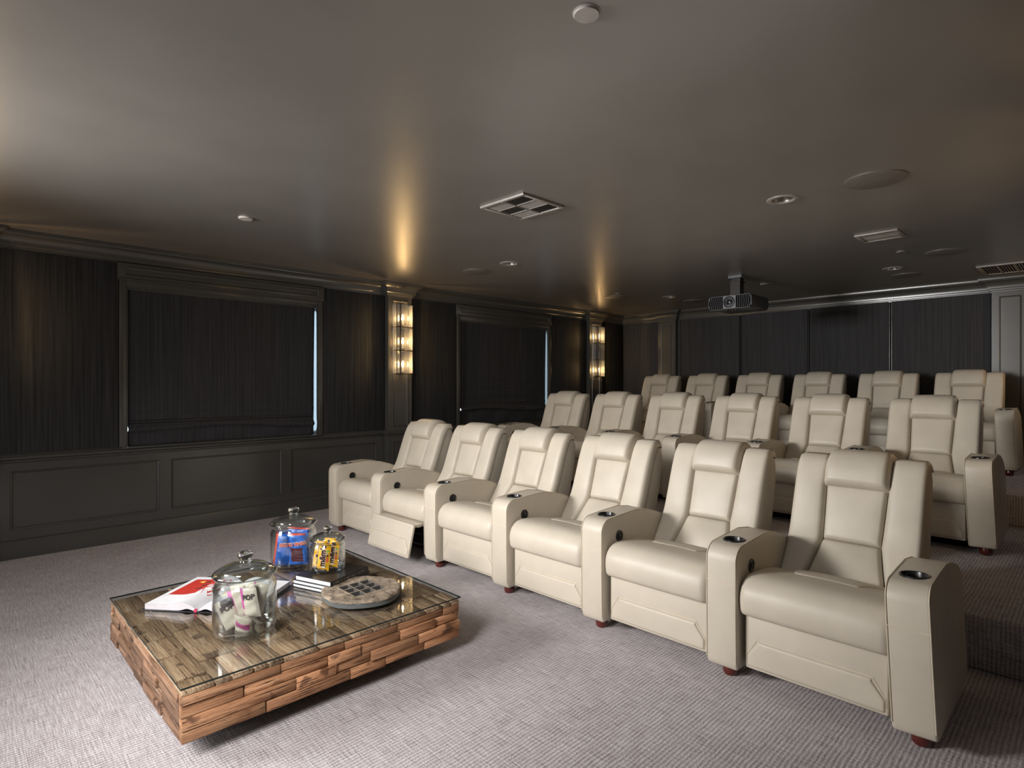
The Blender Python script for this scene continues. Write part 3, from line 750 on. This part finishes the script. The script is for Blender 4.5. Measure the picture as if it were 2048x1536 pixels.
# ------------------------------------------------------------------ glass cookie jars
def jar(label, loc, s_=1.0, body_h=0.236, rad=0.128):
    t = thing('glass_jar', label, 'jar', loc, 0, 'lidded glass jars on the coffee table')
    r = rad; h = body_h; w = 0.004
    outer = [(0.0, 0.0), (r*.80, 0.0), (r*.93, 0.004), (r*.985, 0.018), (r, 0.04), (r, h*.80), (r*.985, h*.86), (r*.93, h*.92), (r*.885, h*.955), (r*.88, h*.98), (r*.93, h*1.0), (r*.95, h*1.02), (r*.92, h*1.04)]
    inner = [(r*.84, h*1.04), (r*.83, h*.97), (r*.90, h*.90), (r-w-.001, h*.82), (r-w, h*.5), (r-w, 0.045), (r*.92, 0.022), (r*.8, 0.014), (0, 0.012)]
    mb = MB(); mb.lathe(outer+inner, 56, close=False); part('body', mb, M['jar'], t, smooth=True, angle=180)
    z = h*1.05; g = r/0.128
    lid_o = [(r*.80, z-.02), (r*.82, z-.004), (r*1.0, z), (r*1.03, z+.006), (r*.99, z+.012*g), (r*.93, z+.017*g), (r*.84, z+.025*g), (r*.68, z+.035*g), (r*.48, z+.043*g), (r*.30, z+.049*g), (r*.22, z+.053*g)]
    lid_i = [(0.0, z+.049*g), (r*.27, z+.045*g), (r*.48, z+.039*g), (r*.67, z+.030*g), (r*.81, z+.018*g), (r*.78, z-.004), (r*.77, z-.02)]
    mb = MB(); mb.lathe(lid_o+lid_i, 56, close=False); lid = part('lid', mb, M['jar'], t, smooth=True, angle=180)
    k = z+.049*g
    mb = MB(); mb.lathe([(0.0, k), (r*.24, k), (r*.19, k+.006*g), (r*.17, k+.014*g), (r*.21, k+.020*g), (r*.245, k+.028*g), (r*.24, k+.038*g), (r*.16, k+.045*g), (0.0, k+.047*g)], 28, close=False)
    part('knob', mb, M['solid'], lid, smooth=True, angle=180)
    return t
J1 = (-2.600, 0.930, GT+.0005); J2 = (-3.335, 1.468, GT+.0005)
BZ = GT+0.066
J3 = (-2.925, 1.475, BZ+.0006)
jar('largest-looking clear glass jar of popcorn bags, nearest the camera on the table', J1)
jar('clear glass jar full of blue licorice bags at the far corner of the table', J2)
jar('small clear glass jar of yellow candy packs standing on black books', J3, body_h=0.158, rad=0.093)

# pouches --------------------------------------------------------------------
def pouch_h(u, v, w, h, d):
    a = max(0, 1-(2*u/w)**2); b_ = max(0, 1-(2*v/h)**4)
    return d*math.sqrt(a)*b_**0.7
def pouch_mesh(w, h, d, mats, bands=None, seed=0):
    rn = random.Random(seed); ph = [rn.uniform(0, 6) for _ in range(4)]
    nu, nv = 12, 18; mb = MB()
    def wr(u, v): return 0.0018*math.sin(u*90+ph[0]+v*40)+0.0014*math.sin(v*120+ph[1]-u*50)
    for sgn in (-1, 1):
        o = len(mb.v); vs = []
        for i in range(nu+1):
            for j in range(nv+1):
                u = w*(i/nu-.5); v = h*(j/nv-.5)
                e = 1 if (0 < i < nu and 0 < j < nv) else 0
                vs.append((u, sgn*(pouch_h(u, v, w, h, d)+0.0004)+wr(u, v)*(0.5+0.5*e), v))
        for i in range(nu):
            for j in range(nv):
                v = h*((j+.5)/nv-.5); mb.cur = 0
                if bands:
                    for (lo, hi, x0, x1, mi) in bands:
                        uu = (i+.5)/nu
                        if lo <= (j+.5)/nv <= hi and x0 <= uu <= x1: mb.cur = mi
                k = i*(nv+1)+j
                mb.add([], []); mb.f.append(tuple(o+x for x in (k, k+nv+1, k+nv+2, k+1))); mb.mi.append(mb.cur)
        mb.v += vs
    return mb.mesh('pouch', mats, smooth=True, angle=180, weld=True)
def on_front(w, h, d, rot=0.0, cx=0.0, cz=0.0, lift=0.0016):
    c, s_ = math.cos(rot), math.sin(rot)
    def f(co):
        u = co.x*c-co.y*s_+cx; v = co.x*s_+co.y*c+cz
        return Vector((u, -(pouch_h(u, v, w, h, d)+lift+0.0015+co.z), v))
    return f
def place(name, me, label, cat, group, base, rot, yaw, letters):
    o = bpy.data.objects.new(name, me); COL.objects.link(o); tag(o, label, cat, group)
    o.rotation_euler = (Matrix.Rotation(yaw, 4, 'Z') @ Matrix.Rotation(rot[1], 4, 'Y') @ Matrix.Rotation(rot[0], 4, 'X')).to_euler()
    o.location = base
    for nm, m2, mt in letters:
        m3 = m2; m3.materials.clear(); m3.materials.append(mt); link(nm, m3, o)
    return o
cam_yaw = math.atan2(1176, 1155)   # pouches roughly face the viewer's side of the table
# yellow candy packs
w, h, d = 0.062, 0.142, 0.007
me_y = pouch_mesh(w, h, d, [M['yellow'], M['offwhite']], None, 3)
def yellow_letters():
    f = on_front(w, h, d, PI/2, -0.004, 0.006, 0.0024); f2 = on_front(w, h, d, PI/2, -0.004, 0.006, 0.0010)
    a = text_mesh("m&m's", 0.042, f, 0.0003, bold=0.0019); b_ = text_mesh("m&m's", 0.042, f2, 0.0003, bold=0.0032)
    out = [('lettering_outline', b_, M['offwhite']), ('lettering', a, M['brown'])]
    for (z, mt, r_) in ((-0.020, 'redprint', .0075), (-0.006, 'redprint', .006), (0.008, 'brown', .006), (0.022, 'bluedot', .008), (0.034, 'green', .007)):
        mb = MB(); n = 12
        fr_ = on_front(w, h, d, 0, 0.0205, z, 0.001)
        mb.add([fr_(Vector((r_*math.cos(2*PI*k/n)*.8, r_*math.sin(2*PI*k/n), 0.0004))) for k in range(n)], [tuple(range(n))])
        out.append(('printed_dot', mb.mesh('dot', M[mt]), M[mt]))
    mb = MB(); fr_ = on_front(w, h, d, 0, -.004, -0.056, 0.001)
    mb.add([fr_(Vector(p)) for p in ((-.016, -.004, 0), (.016, -.004, 0), (.016, .004, 0), (-.016, .004, 0))], [(0, 1, 2, 3)])
    out.append(('nutrition_strip', mb.mesh('strip', M['offwhite']), M['offwhite']))
    return out
bx, by, bz = J3
def cxy(right, fwd, yaw=cam_yaw):   # offset given along the viewer's right and forward axes
    return Vector((math.cos(yaw)*right-math.sin(yaw)*fwd, math.sin(yaw)*right+math.cos(yaw)*fwd, 0))
for i, (rr, ff, ty, tx, zz, lb) in enumerate([(-.003, -.048, R(7), R(6), 0.086, 'yellow candy pack standing foremost in the small jar'), (-.036, -.012, R(8), R(2), 0.088, 'yellow candy pack on the left side of the small jar'),
        (0.038, -.012, R(9), R(3), 0.092, 'yellow candy pack leaning at the right side of the small jar'), (0.0, 0.035, R(2), R(-6), 0.090, 'yellow candy pack at the back of the small jar, behind the others')]):
    place('candy_pack', me_y, lb, 'candy', 'yellow candy packs', Vector((bx, by, bz+zz))+cxy(rr, ff), (tx, ty), cam_yaw+R([0, 14, -16, 0][i]), yellow_letters())
# blue licorice bags
w2, h2, d2 = 0.125, 0.185, 0.016
me_b = pouch_mesh(w2, h2, d2, [M['blue'], M['redprint'], M['maroon']], [(0.93, 1.0, 0, 1, 1), (0.12, 0.58, .22, .82, 2)], 9)
me_b2 = pouch_mesh(w2*.72, h2, d2*1.3, [M['blue'], M['redprint'], M['maroon']], [(0.0, 1.0, 0, .09, 1)], 12)
def blue_letters(txt, W_, D_, sz):
    a = text_mesh(txt, sz, on_front(W_, h2, D_, R(6), 0.0, 0.032, 0.0034), 0.0004, bold=0.0009); b_ = text_mesh(txt, sz, on_front(W_, h2, D_, R(6), 0.0, 0.032, 0.0018), 0.0003, bold=0.0022)
    return [('lettering_outline', b_, M['offwhite']), ('lettering', a, M['redprint'])]
bx, by, bz = J2
place('licorice_bag', me_b, 'flat blue licorice bag facing out at the right of the far jar', 'candy bag', 'blue licorice bags', Vector((bx, by, bz+.112))+cxy(.040, -.055), (R(4), R(-3)), cam_yaw-R(8), blue_letters('RED VINES', w2, d2, 0.027))
place('licorice_bag', me_b2, 'narrow folded blue licorice bag at the middle of the far jar', 'candy bag', 'blue licorice bags', Vector((bx, by, bz+.110))+cxy(-.036, -.060), (R(5), R(7)), cam_yaw+R(22), blue_letters('RED', w2*.72, d2*1.3, 0.027))
place('licorice_bag', me_b2, 'blue licorice bag with red edge leaning at the left of the far jar', 'candy bag', 'blue licorice bags', Vector((bx, by, bz+.108))+cxy(-.068, 0.0), (R(-2), R(9)), cam_yaw+R(50), [])
place('licorice_bag', me_b2, 'narrow blue licorice bag standing at the far right side inside the far jar', 'candy bag', 'blue licorice bags', Vector((bx, by, bz+.112))+cxy(.072, .015), (R(2), R(-6)), cam_yaw-R(55), [])
place('licorice_bag', me_b, 'blue licorice bag at the back of the far jar, mostly hidden', 'candy bag', 'blue licorice bags', Vector((bx, by, bz+.118))+cxy(0.01, .045), (R(-6), R(2)), cam_yaw, [])
# popcorn bags
w3, h3, d3 = 0.078, 0.128, 0.015
me_p = pouch_mesh(w3, h3, d3, [M['cream'], M['pink']], [(0.35, 0.98, 0, .22, 1), (0.0, 0.34, 0.0, .1, 1)], 21)
me_p2 = pouch_mesh(w3, h3, d3, [M['cream'], M['pink'], M['darkink']], [(0.78, 1.0, .3, 1, 2)], 25)
me_p3 = pouch_mesh(w3, h3, d3*1.2, [M['cream'], M['pink']], [(0.45, 0.75, .2, .9, 1)], 29)
def pop_letters(r_=0.0, cz=0.028):
    return [('lettering', text_mesh('POP', 0.030, on_front(w3, h3, d3, r_, 0.006, cz, 0.002), 0.0004, bold=0.0012), M['darkink']), ('lettering', text_mesh('P', 0.030, on_front(w3, h3, d3, 0, 0.012, cz-.05, 0.0018), 0.0003, bold=0.0006), M['pink'])][:1]
bx, by, bz = J1
G = 'popcorn snack bags in the near jar'
spec = [(me_p, .046, -.050, .140, R(4), R(-9), -12, 1, 'cream popcorn bag with pink side, upright at the right of the near jar'),
        (me_p, -.004, -.030, .132, R(2), R(-19), 8, 0, 'cream popcorn bag with pink stripe, tilted in the middle of the near jar'),
        (me_p2, -.048, -.045, .092, R(2), R(-22), 14, 1, 'cream popcorn bag with black top, low at the left of the near jar'),
        (me_p3, .020, -.058, .050, R(38), R(18), 0, 0, 'crumpled pink and cream popcorn bag at the front bottom of the near jar'),
        (me_p2, .050, .010, .055, R(60), R(48), 20, 0, 'cream popcorn bag lying at the bottom right of the near jar'),
        (me_p3, -.030, .045, .070, R(30), R(-30), -30, 0, 'cream popcorn bag at the back left of the near jar'),
        (me_p, .030, .050, .125, R(-4), R(12), 10, 0, 'cream popcorn bag standing at the back of the near jar'),
        (me_p2, -.015, .020, .160, R(15), R(75), 0, 0, 'cream popcorn bag lying across the top of the near jar')]
for me_, rr, ff, zz, tx, ty, yw, let, lb in spec:
    place('popcorn_bag', me_, lb, 'snack bag', G, Vector((bx, by, bz+zz))+cxy(rr, ff), (tx, ty), cam_yaw+R(yw), pop_letters() if let else [])

# ------------------------------------------------------------------ stacked books
def book(label, cx, cy, z, ln, wd, th, rz, spine):
    # local: spine along +x edge side (y axis is spine length)
    t = thing('book', label, 'book', (cx, cy, z), rz, 'black hardbacks under the small jar')
    c = MB()
    c.box(-wd/2, wd/2, -ln/2, ln/2, 0, 0.0028); c.box(-wd/2, wd/2, -ln/2, ln/2, th-.0028, th); c.box(wd/2-.003, wd/2+.001, -ln/2, ln/2, 0, th)
    part('cover', c, M['bookblack'], t, bevel=0.0007, bseg=1)
    p = MB(); p.box(-wd/2+.005, wd/2-.003, -ln/2+.005, ln/2-.005, 0.0028, th-.0028); part('page_block', p, M['page'], t)
    mb = MB(); rn = random.Random(spine)
    y = -ln/2+.022
    while y < ln/2*(0.80 if spine == 1 else 0.05):
        wdt = rn.uniform(.0022, .0055); hh = th*rn.uniform(.16, .22)
        if rn.random() < .2: y += .006; continue
        x = wd/2+.0014
        mb.box(x, x+.0003, y, y+.0012, th/2-hh, th/2+hh)
        if rn.random() < .6: mb.box(x, x+.0003, y, y+wdt, th/2+hh-.001, th/2+hh)
        if rn.random() < .5: mb.box(x, x+.0003, y, y+wdt, th/2-hh, th/2-hh+.001)
        if rn.random() < .5: mb.box(x, x+.0003, y+wdt, y+wdt+.001, th/2-hh, th/2+hh)
        y += wdt+.0035
    if spine != 3: part('spine_print', mb, M['gold'], t)
    return t
ba = R(19)
book('thin black hardback at the bottom of the stack under the small jar', -2.915, 1.492, GT+.0004, 0.30, 0.262, 0.019, ba, 3)
book('black hardback in the middle of the stack with gold spine marks', -2.910, 1.492, GT+.0198, 0.30, 0.262, 0.020, ba, 2)
book('thick black hardback on top of the stack, right under the small jar', -2.895, 1.488, GT+.0402, 0.285, 0.250, 0.0258, ba, 1)

# ------------------------------------------------------------------ open book
ob = thing('open_book', 'open picture book with a red spread and black cover, left side of the table', 'book', (-2.968, 0.842, GT+.0005), math.atan2(-0.25, 0.305)*-1)
# local: +y = page height direction, x = across the spread
PWD, PH = 0.262, 0.385
mb = MB(); mb.box(-PWD-.012, PWD+.012, -.008, PH+.008, 0, 0.003); part('cover', mb, M['bookblack'], ob, bevel=0.0008, bseg=1)
def pagez(x):
    a = abs(x)/PWD; th = 0.030 if x < 0 else 0.026
    return 0.004+th*(1-math.exp(-a*11))*(1.0-0.22*a)+0.012*math.exp(-((a-.30)/.18)**2)
def pagebot(x): a = abs(x)/PWD; return 0.0035+0.012*math.exp(-((a-.18)/.10)**2)*(1 if x > 0 else .8)
for sx in (-1, 1):
    xs = [sx*PWD*(k/24)**1.2 for k in range(25)]
    mb = MB(); n = len(xs)
    for yy in (0.0, PH):
        mb.add([(x, yy, pagebot(x)) for x in xs]+[(x, yy, pagez(x)) for x in xs], [(i, i+1, n+i+1, n+i) for i in range(n-1)])
    mb.add([(xs[-1], 0, pagebot(xs[-1])), (xs[-1], PH, pagebot(xs[-1])), (xs[-1], PH, pagez(xs[-1])), (xs[-1], 0, pagez(xs[-1]))], [(0, 1, 2, 3)])
    part('page_block', mb, M['pagegrey'], ob, smooth=True)
    mb = MB(); mb.add([(x, 0, pagez(x)+.0003) for x in xs]+[(x, PH, pagez(x)+.0003) for x in xs], [(i, i+1, n+i+1, n+i) for i in range(n-1)])
    part('page', mb, M['page'], ob, smooth=True)
def patch(name, pts, m_, lift):
    # flat print following the page
    cx = sum(p[0] for p in pts)/len(pts); cy = sum(p[1] for p in pts)/len(pts); mb = MB()
    ring = []
    for i in range(len(pts)):
        a, b_ = pts[i], pts[(i+1) % len(pts)]
        for k in range(6): ring.append((a[0]+(b_[0]-a[0])*k/6, a[1]+(b_[1]-a[1])*k/6))
    vs = [(cx, cy, pagez(cx)+lift)]; n = len(ring)
    for q in (0.25, 0.5, 0.75, 1.0): vs += [(cx+(p[0]-cx)*q, cy+(p[1]-cy)*q, pagez(cx+(p[0]-cx)*q)+lift) for p in ring]
    fs = [(0, 1+i, 1+(i+1) % n) for i in range(n)]
    for r_ in range(3): fs += [(1+r_*n+i, 1+(r_+1)*n+i, 1+(r_+1)*n+(i+1) % n, 1+r_*n+(i+1) % n) for i in range(n)]
    mb.add(vs, fs); part(name, mb, m_, ob)
patch('red_picture', [(-.236, .125), (-.030, .125), (-.004, .20), (-.004, .345), (-.236, .345)], M['red'], .0006)
rn = random.Random(11)
for k in range(7):
    x, y = rn.uniform(-.21, -.03), rn.uniform(.16, .32); a = rn.uniform(0, 3)
    pts = [(x+rn.uniform(.008, .026)*math.cos(a+q*2*PI/7), y+rn.uniform(.006, .022)*math.sin(a+q*2*PI/7)) for q in range(7)]
    patch('picture_shape', pts, M[['darkink', 'offwhite', 'darkink', 'yellowink', 'offwhite', 'darkink', 'offwhite'][k]], .0009+.0001*k)
patch('yellow_picture', [(.03, .12), (.20, .12), (.20, .27), (.03, .27)], M['yellowink'], .0006)
mb = MB(); mb.box(-.006, .006, -.010, -.0085, .003, .016); mb.box(-.006, .006, -.010, .0, .014, .0155); part('ribbon', mb, M['ribbon'], ob)

# ------------------------------------------------------------------ stone game tray
st = thing('stone_board', 'round rough stone board with nine square wells on the coffee table', 'stone tray', (-2.612, 1.502, GT+.0005))
rn = random.Random(3); n = 72
def rr(k, top): 
    a = 2*PI*k/n; r0 = 0.196+0.004*math.sin(2*a+.5)+0.003*math.sin(5*a+1)
    return (r0-0.004 if top else r0*0.965)+(0.0035*math.sin(13*a)+rn.uniform(-.0018, .0018) if top else 0)
rings = [(0.0, 0.94, 0), (0.003, .975, 0), (0.006, 1, 0), (0.026, 1.0, 0), (0.030, 1.005, 1), (0.038, 0.985, 1), (0.041, 0.95, 1)]
base_r = [rr(k, True) for k in range(n)]; low_r = [rr(k, False) for k in range(n)]
mb = MB(); vs = []
for (z, q, tp) in rings:
    for k in range(n):
        r_ = (base_r if tp else low_r)[k]*q; a = 2*PI*k/n; vs.append((r_*math.cos(a), r_*math.sin(a), z+(rn.uniform(-.0012, .0012) if tp else 0)))
fs = [tuple(range(n))[::-1]]
for i in range(len(rings)-1):
    for k in range(n): fs.append((i*n+k, i*n+(k+1) % n, (i+1)*n+(k+1) % n, (i+1)*n+k))
# top cap with concentric rings for roughness
prev = (len(rings)-1)*n
for q in (0.88, 0.8, 0.72):
    o = len(vs)
    for k in range(n):
        a = 2*PI*k/n; r_ = base_r[k]*q; vs.append((r_*math.cos(a), r_*math.sin(a), 0.0415+rn.uniform(-.0022, .0022)))
    for k in range(n): fs.append((prev+k, prev+(k+1) % n, o+(k+1) % n, o+k))
    prev = o
fs.append(tuple(prev+k for k in range(n)))
mb.add(vs, fs)
slab = part('slab', mb, [M['stone'], M['slate']])
cut = MB(); cs = 0.051; gp = 0.0585
for i in (-1, 0, 1):
    for j in (-1, 0, 1): cut.box(i*gp-cs/2, i*gp+cs/2, j*gp-cs/2, j*gp+cs/2, 0.012, 0.09)
boolean(slab, part('cut', cut, M['stone'])); slab.parent = st
for p in slab.data.polygons:
    c = p.center
    inside = max(abs(c.x), abs(c.y)) < 0.088 and c.z < 0.0405
    if (c.z < 0.028 and not inside) : p.material_index = 1
if len(slab.data.materials) < 2: slab.data.materials.append(M['slate'])
for i in (-1, 0, 1):
    for j in (-1, 0, 1):
        mb = MB(); mb.box(i*gp-cs/2+.0005, i*gp+cs/2-.0005, j*gp-cs/2+.0005, j*gp+cs/2-.0005, 0.0122, 0.014); part('well_floor', mb, M['hole'], st)
        mb = MB(); x0, x1, y0, y1 = i*gp-cs/2, i*gp+cs/2, j*gp-cs/2, j*gp+cs/2
        mb.box(x0-.0006, x0+.0008, y0, y1, 0.014, 0.0418); mb.box(x1-.0008, x1+.0006, y0, y1, 0.014, 0.0418); mb.box(x0, x1, y0-.0006, y0+.0008, 0.014, 0.0418); mb.box(x0, x1, y1-.0008, y1+.0006, 0.014, 0.0418)
        part('well_lining', mb, M['well_shade'], st)

# ------------------------------------------------------------------ ceiling fittings
def disc(name, label, cat, x, y, r, m_, group=None, thick=0.008):
    t = thing(name, label, cat, (x, y, H), 0, group)
    mb = MB(); mb.lathe([(0.0, -thick), (r*.95, -thick), (r, -thick*.7), (r, 0.0)], 48); part('cover', mb, m_, t, smooth=True, angle=24)
    mb = MB(); mb.lathe([(r, -0.002), (r+.004, -0.0015), (r+.004, 0)], 48, close=False); part('rim', mb, m_, t)
    return t
disc('ceiling_cover', 'pale round cover plate on the ceiling at the top of the picture', 'ceiling fitting', -1.151, 1.465, 0.0415, M['white'], thick=0.009)
disc('ceiling_cover', 'small pale round cover on the ceiling in front of the near window', 'ceiling fitting', -4.281, 1.534, 0.046, M['white'], thick=0.010)
disc('ceiling_cover', 'small round cover on the ceiling at the far right, beyond the slatted vent', 'ceiling fitting', -1.249, 6.111, 0.040, M['grille'], thick=0.012)
disc('ceiling_cover', 'small round cover on the far left ceiling near the lit sconce', 'ceiling fitting', -4.430, 6.299, 0.038, M['grille'], thick=0.012)
G = 'flush round ceiling speakers'
disc('ceiling_speaker', 'largest-looking round flush speaker in the right ceiling above the front row', 'speaker', -0.915, 3.852, 0.160, M['grille'], G)
disc('ceiling_speaker', 'round flush speaker in the ceiling just right of the middle sconce', 'speaker', -4.610, 4.002, 0.143, M['grille'], G)
disc('ceiling_speaker', 'round flush speaker at the right above the middle row, beyond the vent', 'speaker', -0.983, 6.410, 0.148, M['grille'], G)
disc('ceiling_speaker', 'round flush speaker on the right, close to the back wall', 'speaker', -1.480, 7.468, 0.140, M['grille'], G)
disc('ceiling_speaker', 'round flush speaker near the far left sconce', 'speaker', -4.622, 6.538, 0.150, M['grille'], G)
disc('ceiling_speaker', 'round flush speaker near the back left corner, left of the projector', 'speaker', -4.069, 7.644, 0.146, M['grille'], G)
labs = ['recessed round downlight in the right ceiling, left of the big speaker', 'recessed round downlight by the speaker near the middle sconce', 'recessed round downlight on the right near the back wall', 'recessed round downlight left of the projector']
for (x, y), lb in zip(CANS, labs):
    t = thing('recessed_downlight', lb, 'downlight', (x, y, H), 0, 'unlit recessed downlights')
    mb = MB(); mb.lathe([(0.064, 0.004), (0.070, -0.006), (0.088, -0.007), (0.095, -0.004), (0.096, 0.0)], 40, close=False); part('trim_ring', mb, M['vent'], t, smooth=True)
    mb = MB(); mb.lathe([(0.066, 0.0), (0.060, 0.04), (0.045, 0.09), (0.03, 0.115), (0.0, 0.118)], 40, close=False); part('reflector', mb, M['can'], t, smooth=True)
    mb = MB(); mb.lathe([(0.0, 0.095), (0.028, 0.096), (0.03, 0.11)], 24, close=False); part('lamp', mb, M['hole'], t)

def vent(label, x0, x1, y0, y1, nx, ny, louv, cellm):
    t = thing('ceiling_vent', label, 'air vent', ((x0+x1)/2, (y0+y1)/2, H), 0)
    a, b_ = (x1-x0)/2, (y1-y0)/2; w_ = 0.028
    mb = MB()
    for r_ in ((-a, a, -b_, -b_+w_), (-a, a, b_-w_, b_), (-a, -a+w_, -b_+w_, b_-w_), (a-w_, a, -b_+w_, b_-w_)): mb.box(r_[0], r_[1], r_[2], r_[3], -0.014, 0.0)
    f = part('frame', mb, M['vent'], t, bevel=0.003, bseg=2, smooth=True)
    mb = MB(); mb.box(-a+w_*.5, a-w_*.5, -b_+w_*.5, b_-w_*.5, -0.001, 0.0); part('duct_backing', mb, M['hole'], t)
    ia, ib = a-w_, b_-w_
    for i in range(nx):
        for j in range(ny):
            cx0, cx1 = -ia+2*ia*i/nx, -ia+2*ia*(i+1)/nx; cy0, cy1 = -ib+2*ib*j/ny, -ib+2*ib*(j+1)/ny
            along_x = (i+j) % 2 == 0 if louv == 'mixed' else louv == 'x'
            mb = MB(); n_ = 9 if louv == 'mixed' else 6
            for k in range(n_):
                q = (k+.5)/n_; d_ = 0.35/n_*((cy1-cy0) if along_x else (cx1-cx0))
                if along_x:
                    c_ = cy0+(cy1-cy0)*q; mb.prism([(c_-d_, -0.004), (c_+d_*.8, -0.0105), (c_+d_, -0.0095), (c_-d_*.8, -0.003)], cx0+.004, cx1-.004, 'x')
                else:
                    c_ = cx0+(cx1-cx0)*q; mb.prism([(c_-d_, -0.004), (c_+d_*.8, -0.0105), (c_+d_, -0.0095), (c_-d_*.8, -0.003)], cy0+.004, cy1-.004, 'y')
            part('louvre_bank', mb, M['vent'], t)
    mb = MB()
    for i in range(1, nx): x = -ia+2*ia*i/nx; mb.box(x-.003, x+.003, -ib, ib, -0.0125, -0.002)
    for j in range(1, ny): y = -ib+2*ib*j/ny; mb.box(-ia, ia, y-.003, y+.003, -0.0125, -0.002)
    if nx*ny > 1: part('divider', mb, M['vent'], t)
    for sx in (-1, 1):
        mb = MB(); mb.lathe([(0.0, -0.017), (0.004, -0.016), (0.005, -0.014)], 10, (0, sx*(b_-w_/2), 0)); part('screw', mb, M['white'], t)
vent('square four-way ceiling vent in the middle of the ceiling', -2.905, -2.500, 2.552, 2.950, 2, 3, 'mixed', None)
vent('small slatted rectangular ceiling vent left of the far right fittings', -1.378, -1.082, 5.182, 5.478, 1, 2, 'x', None)
vent('ceiling return vent in the far right corner, cut by the frame', -0.88, -0.18, 7.43, 8.03, 5, 1, 'y', None)

# ------------------------------------------------------------------ projector
pj = thing('projector', 'black home cinema projector hanging from the ceiling above the middle row', 'projector', (-2.79, 6.02, 2.165))
hw_, hh_, dp = 0.238, 0.150, 0.44
def rbox(x0, x1, z0, z1, r_, n_=5):
    pts = []
    for (cx_, cz_, a0) in ((x1-r_, z0+r_, -PI/2), (x1-r_, z1-r_, 0), (x0+r_, z1-r_, PI/2), (x0+r_, z0+r_, PI)):
        for k in range(n_+1): a = a0+PI/2*k/n_; pts.append((cx_+r_*math.cos(a), cz_+r_*math.sin(a)))
    return pts
mb = MB(); mb.prism(rbox(-hw_, hw_, 0, hh_, 0.045), 0.0, dp, 'y'); part('body', mb, M['proj'], pj, bevel=0.006, smooth=True)
mb = MB(); mb.prism(rbox(-0.072, 0.072, 0.004, hh_-.004, 0.004), -0.012, 0.0, 'y'); fp = part('lens_surround', mb, M['projgrey'], pj, bevel=0.002)
mb = MB(); mb.lathe([(0.060, -0.0125), (0.060, -0.020), (0.054, -0.022), (0.052, -0.014), (0.040, -0.008), (0.040, -0.022), (0.035, -0.024), (0.033, -0.010)], 40, (0, 0, hh_/2), 'y', close=False); part('lens_ring', mb, M['black'], fp, smooth=True)
mb = MB(); mb.lathe([(0.0, -0.020), (0.02, -0.018), (0.034, -0.010)], 32, (0, 0, hh_/2), 'y', close=False); part('lens', mb, M['lens'], fp, smooth=True)
for sx in (-1, 1):
    mb = MB(); mb.prism(rbox(min(sx*.075, sx*(hw_-.004)), max(sx*.075, sx*(hw_-.004)), 0.008, hh_-.008, 0.012), -0.004, 0.002, 'y'); gr = part('intake_grille', mb, M['hole'], pj)
    mb = MB()
    for k in range(7):
        x = sx*(0.09+k*0.0215); pts = [(x+sx*0.010*math.sin(PI*q/8)*(k/6+.3), -0.008, 0.016+(hh_-.032)*q/8) for q in range(9)]; mb.tube(pts, 0.0032, 5)
    part('slats', mb, M['projgrey'], gr)
    mb = MB(); mb.tube([(sx*.074, -.006, .006), (sx*(hw_-.02), -.004, .006), (sx*(hw_-.003), -.002, .03), (sx*(hw_-.003), -.002, hh_-.03), (sx*(hw_-.02), -.004, hh_-.006), (sx*.074, -.006, hh_-.006)], 0.004, 6); part('grille_rim', mb, M['projgrey'], gr)
    mb = MB(); mb.lathe([(0.0, -0.014), (0.016, -0.014), (0.016, 0.0)], 14, (sx*.05, 0.05, 0)); part('foot', mb, M['black'], pj)
mb = MB(); mb.box(-.075, .075, 0.12, 0.27, H-2.165-.03, H-2.165); mount = part('mount_plate', mb, M['projgrey'], pj, bevel=0.003)
mb = MB(); mb.box(-.05, .05, 0.15, 0.24, hh_+.03, H-2.165-.028); part('mount_column', mb, M['black'], mount)
mb = MB(); mb.box(-.10, .10, 0.10, 0.30, hh_-.002, hh_+.012); mb.box(-.055, .055, 0.13, 0.14, hh_+.01, H-2.165-.06); mb.box(-.06, .06, 0.125, 0.26, H-2.165-.075, H-2.165-.066); part('bracket', mb, M['dark'], mount)
mb = MB(); mb.lathe([(0.0, -0.022), (0.011, -0.02), (0.012, 0.0)], 14); t = thing('ceiling_sensor', 'tiny bar-shaped fitting on the ceiling just right of the projector mount', 'ceiling fitting', (-2.746, 6.89, H), R(0))
mb = MB(); mb.box(-.07, .07, -.012, .012, -0.014, 0.0); part('housing', mb, M['vent'], t, bevel=0.003, smooth=True)
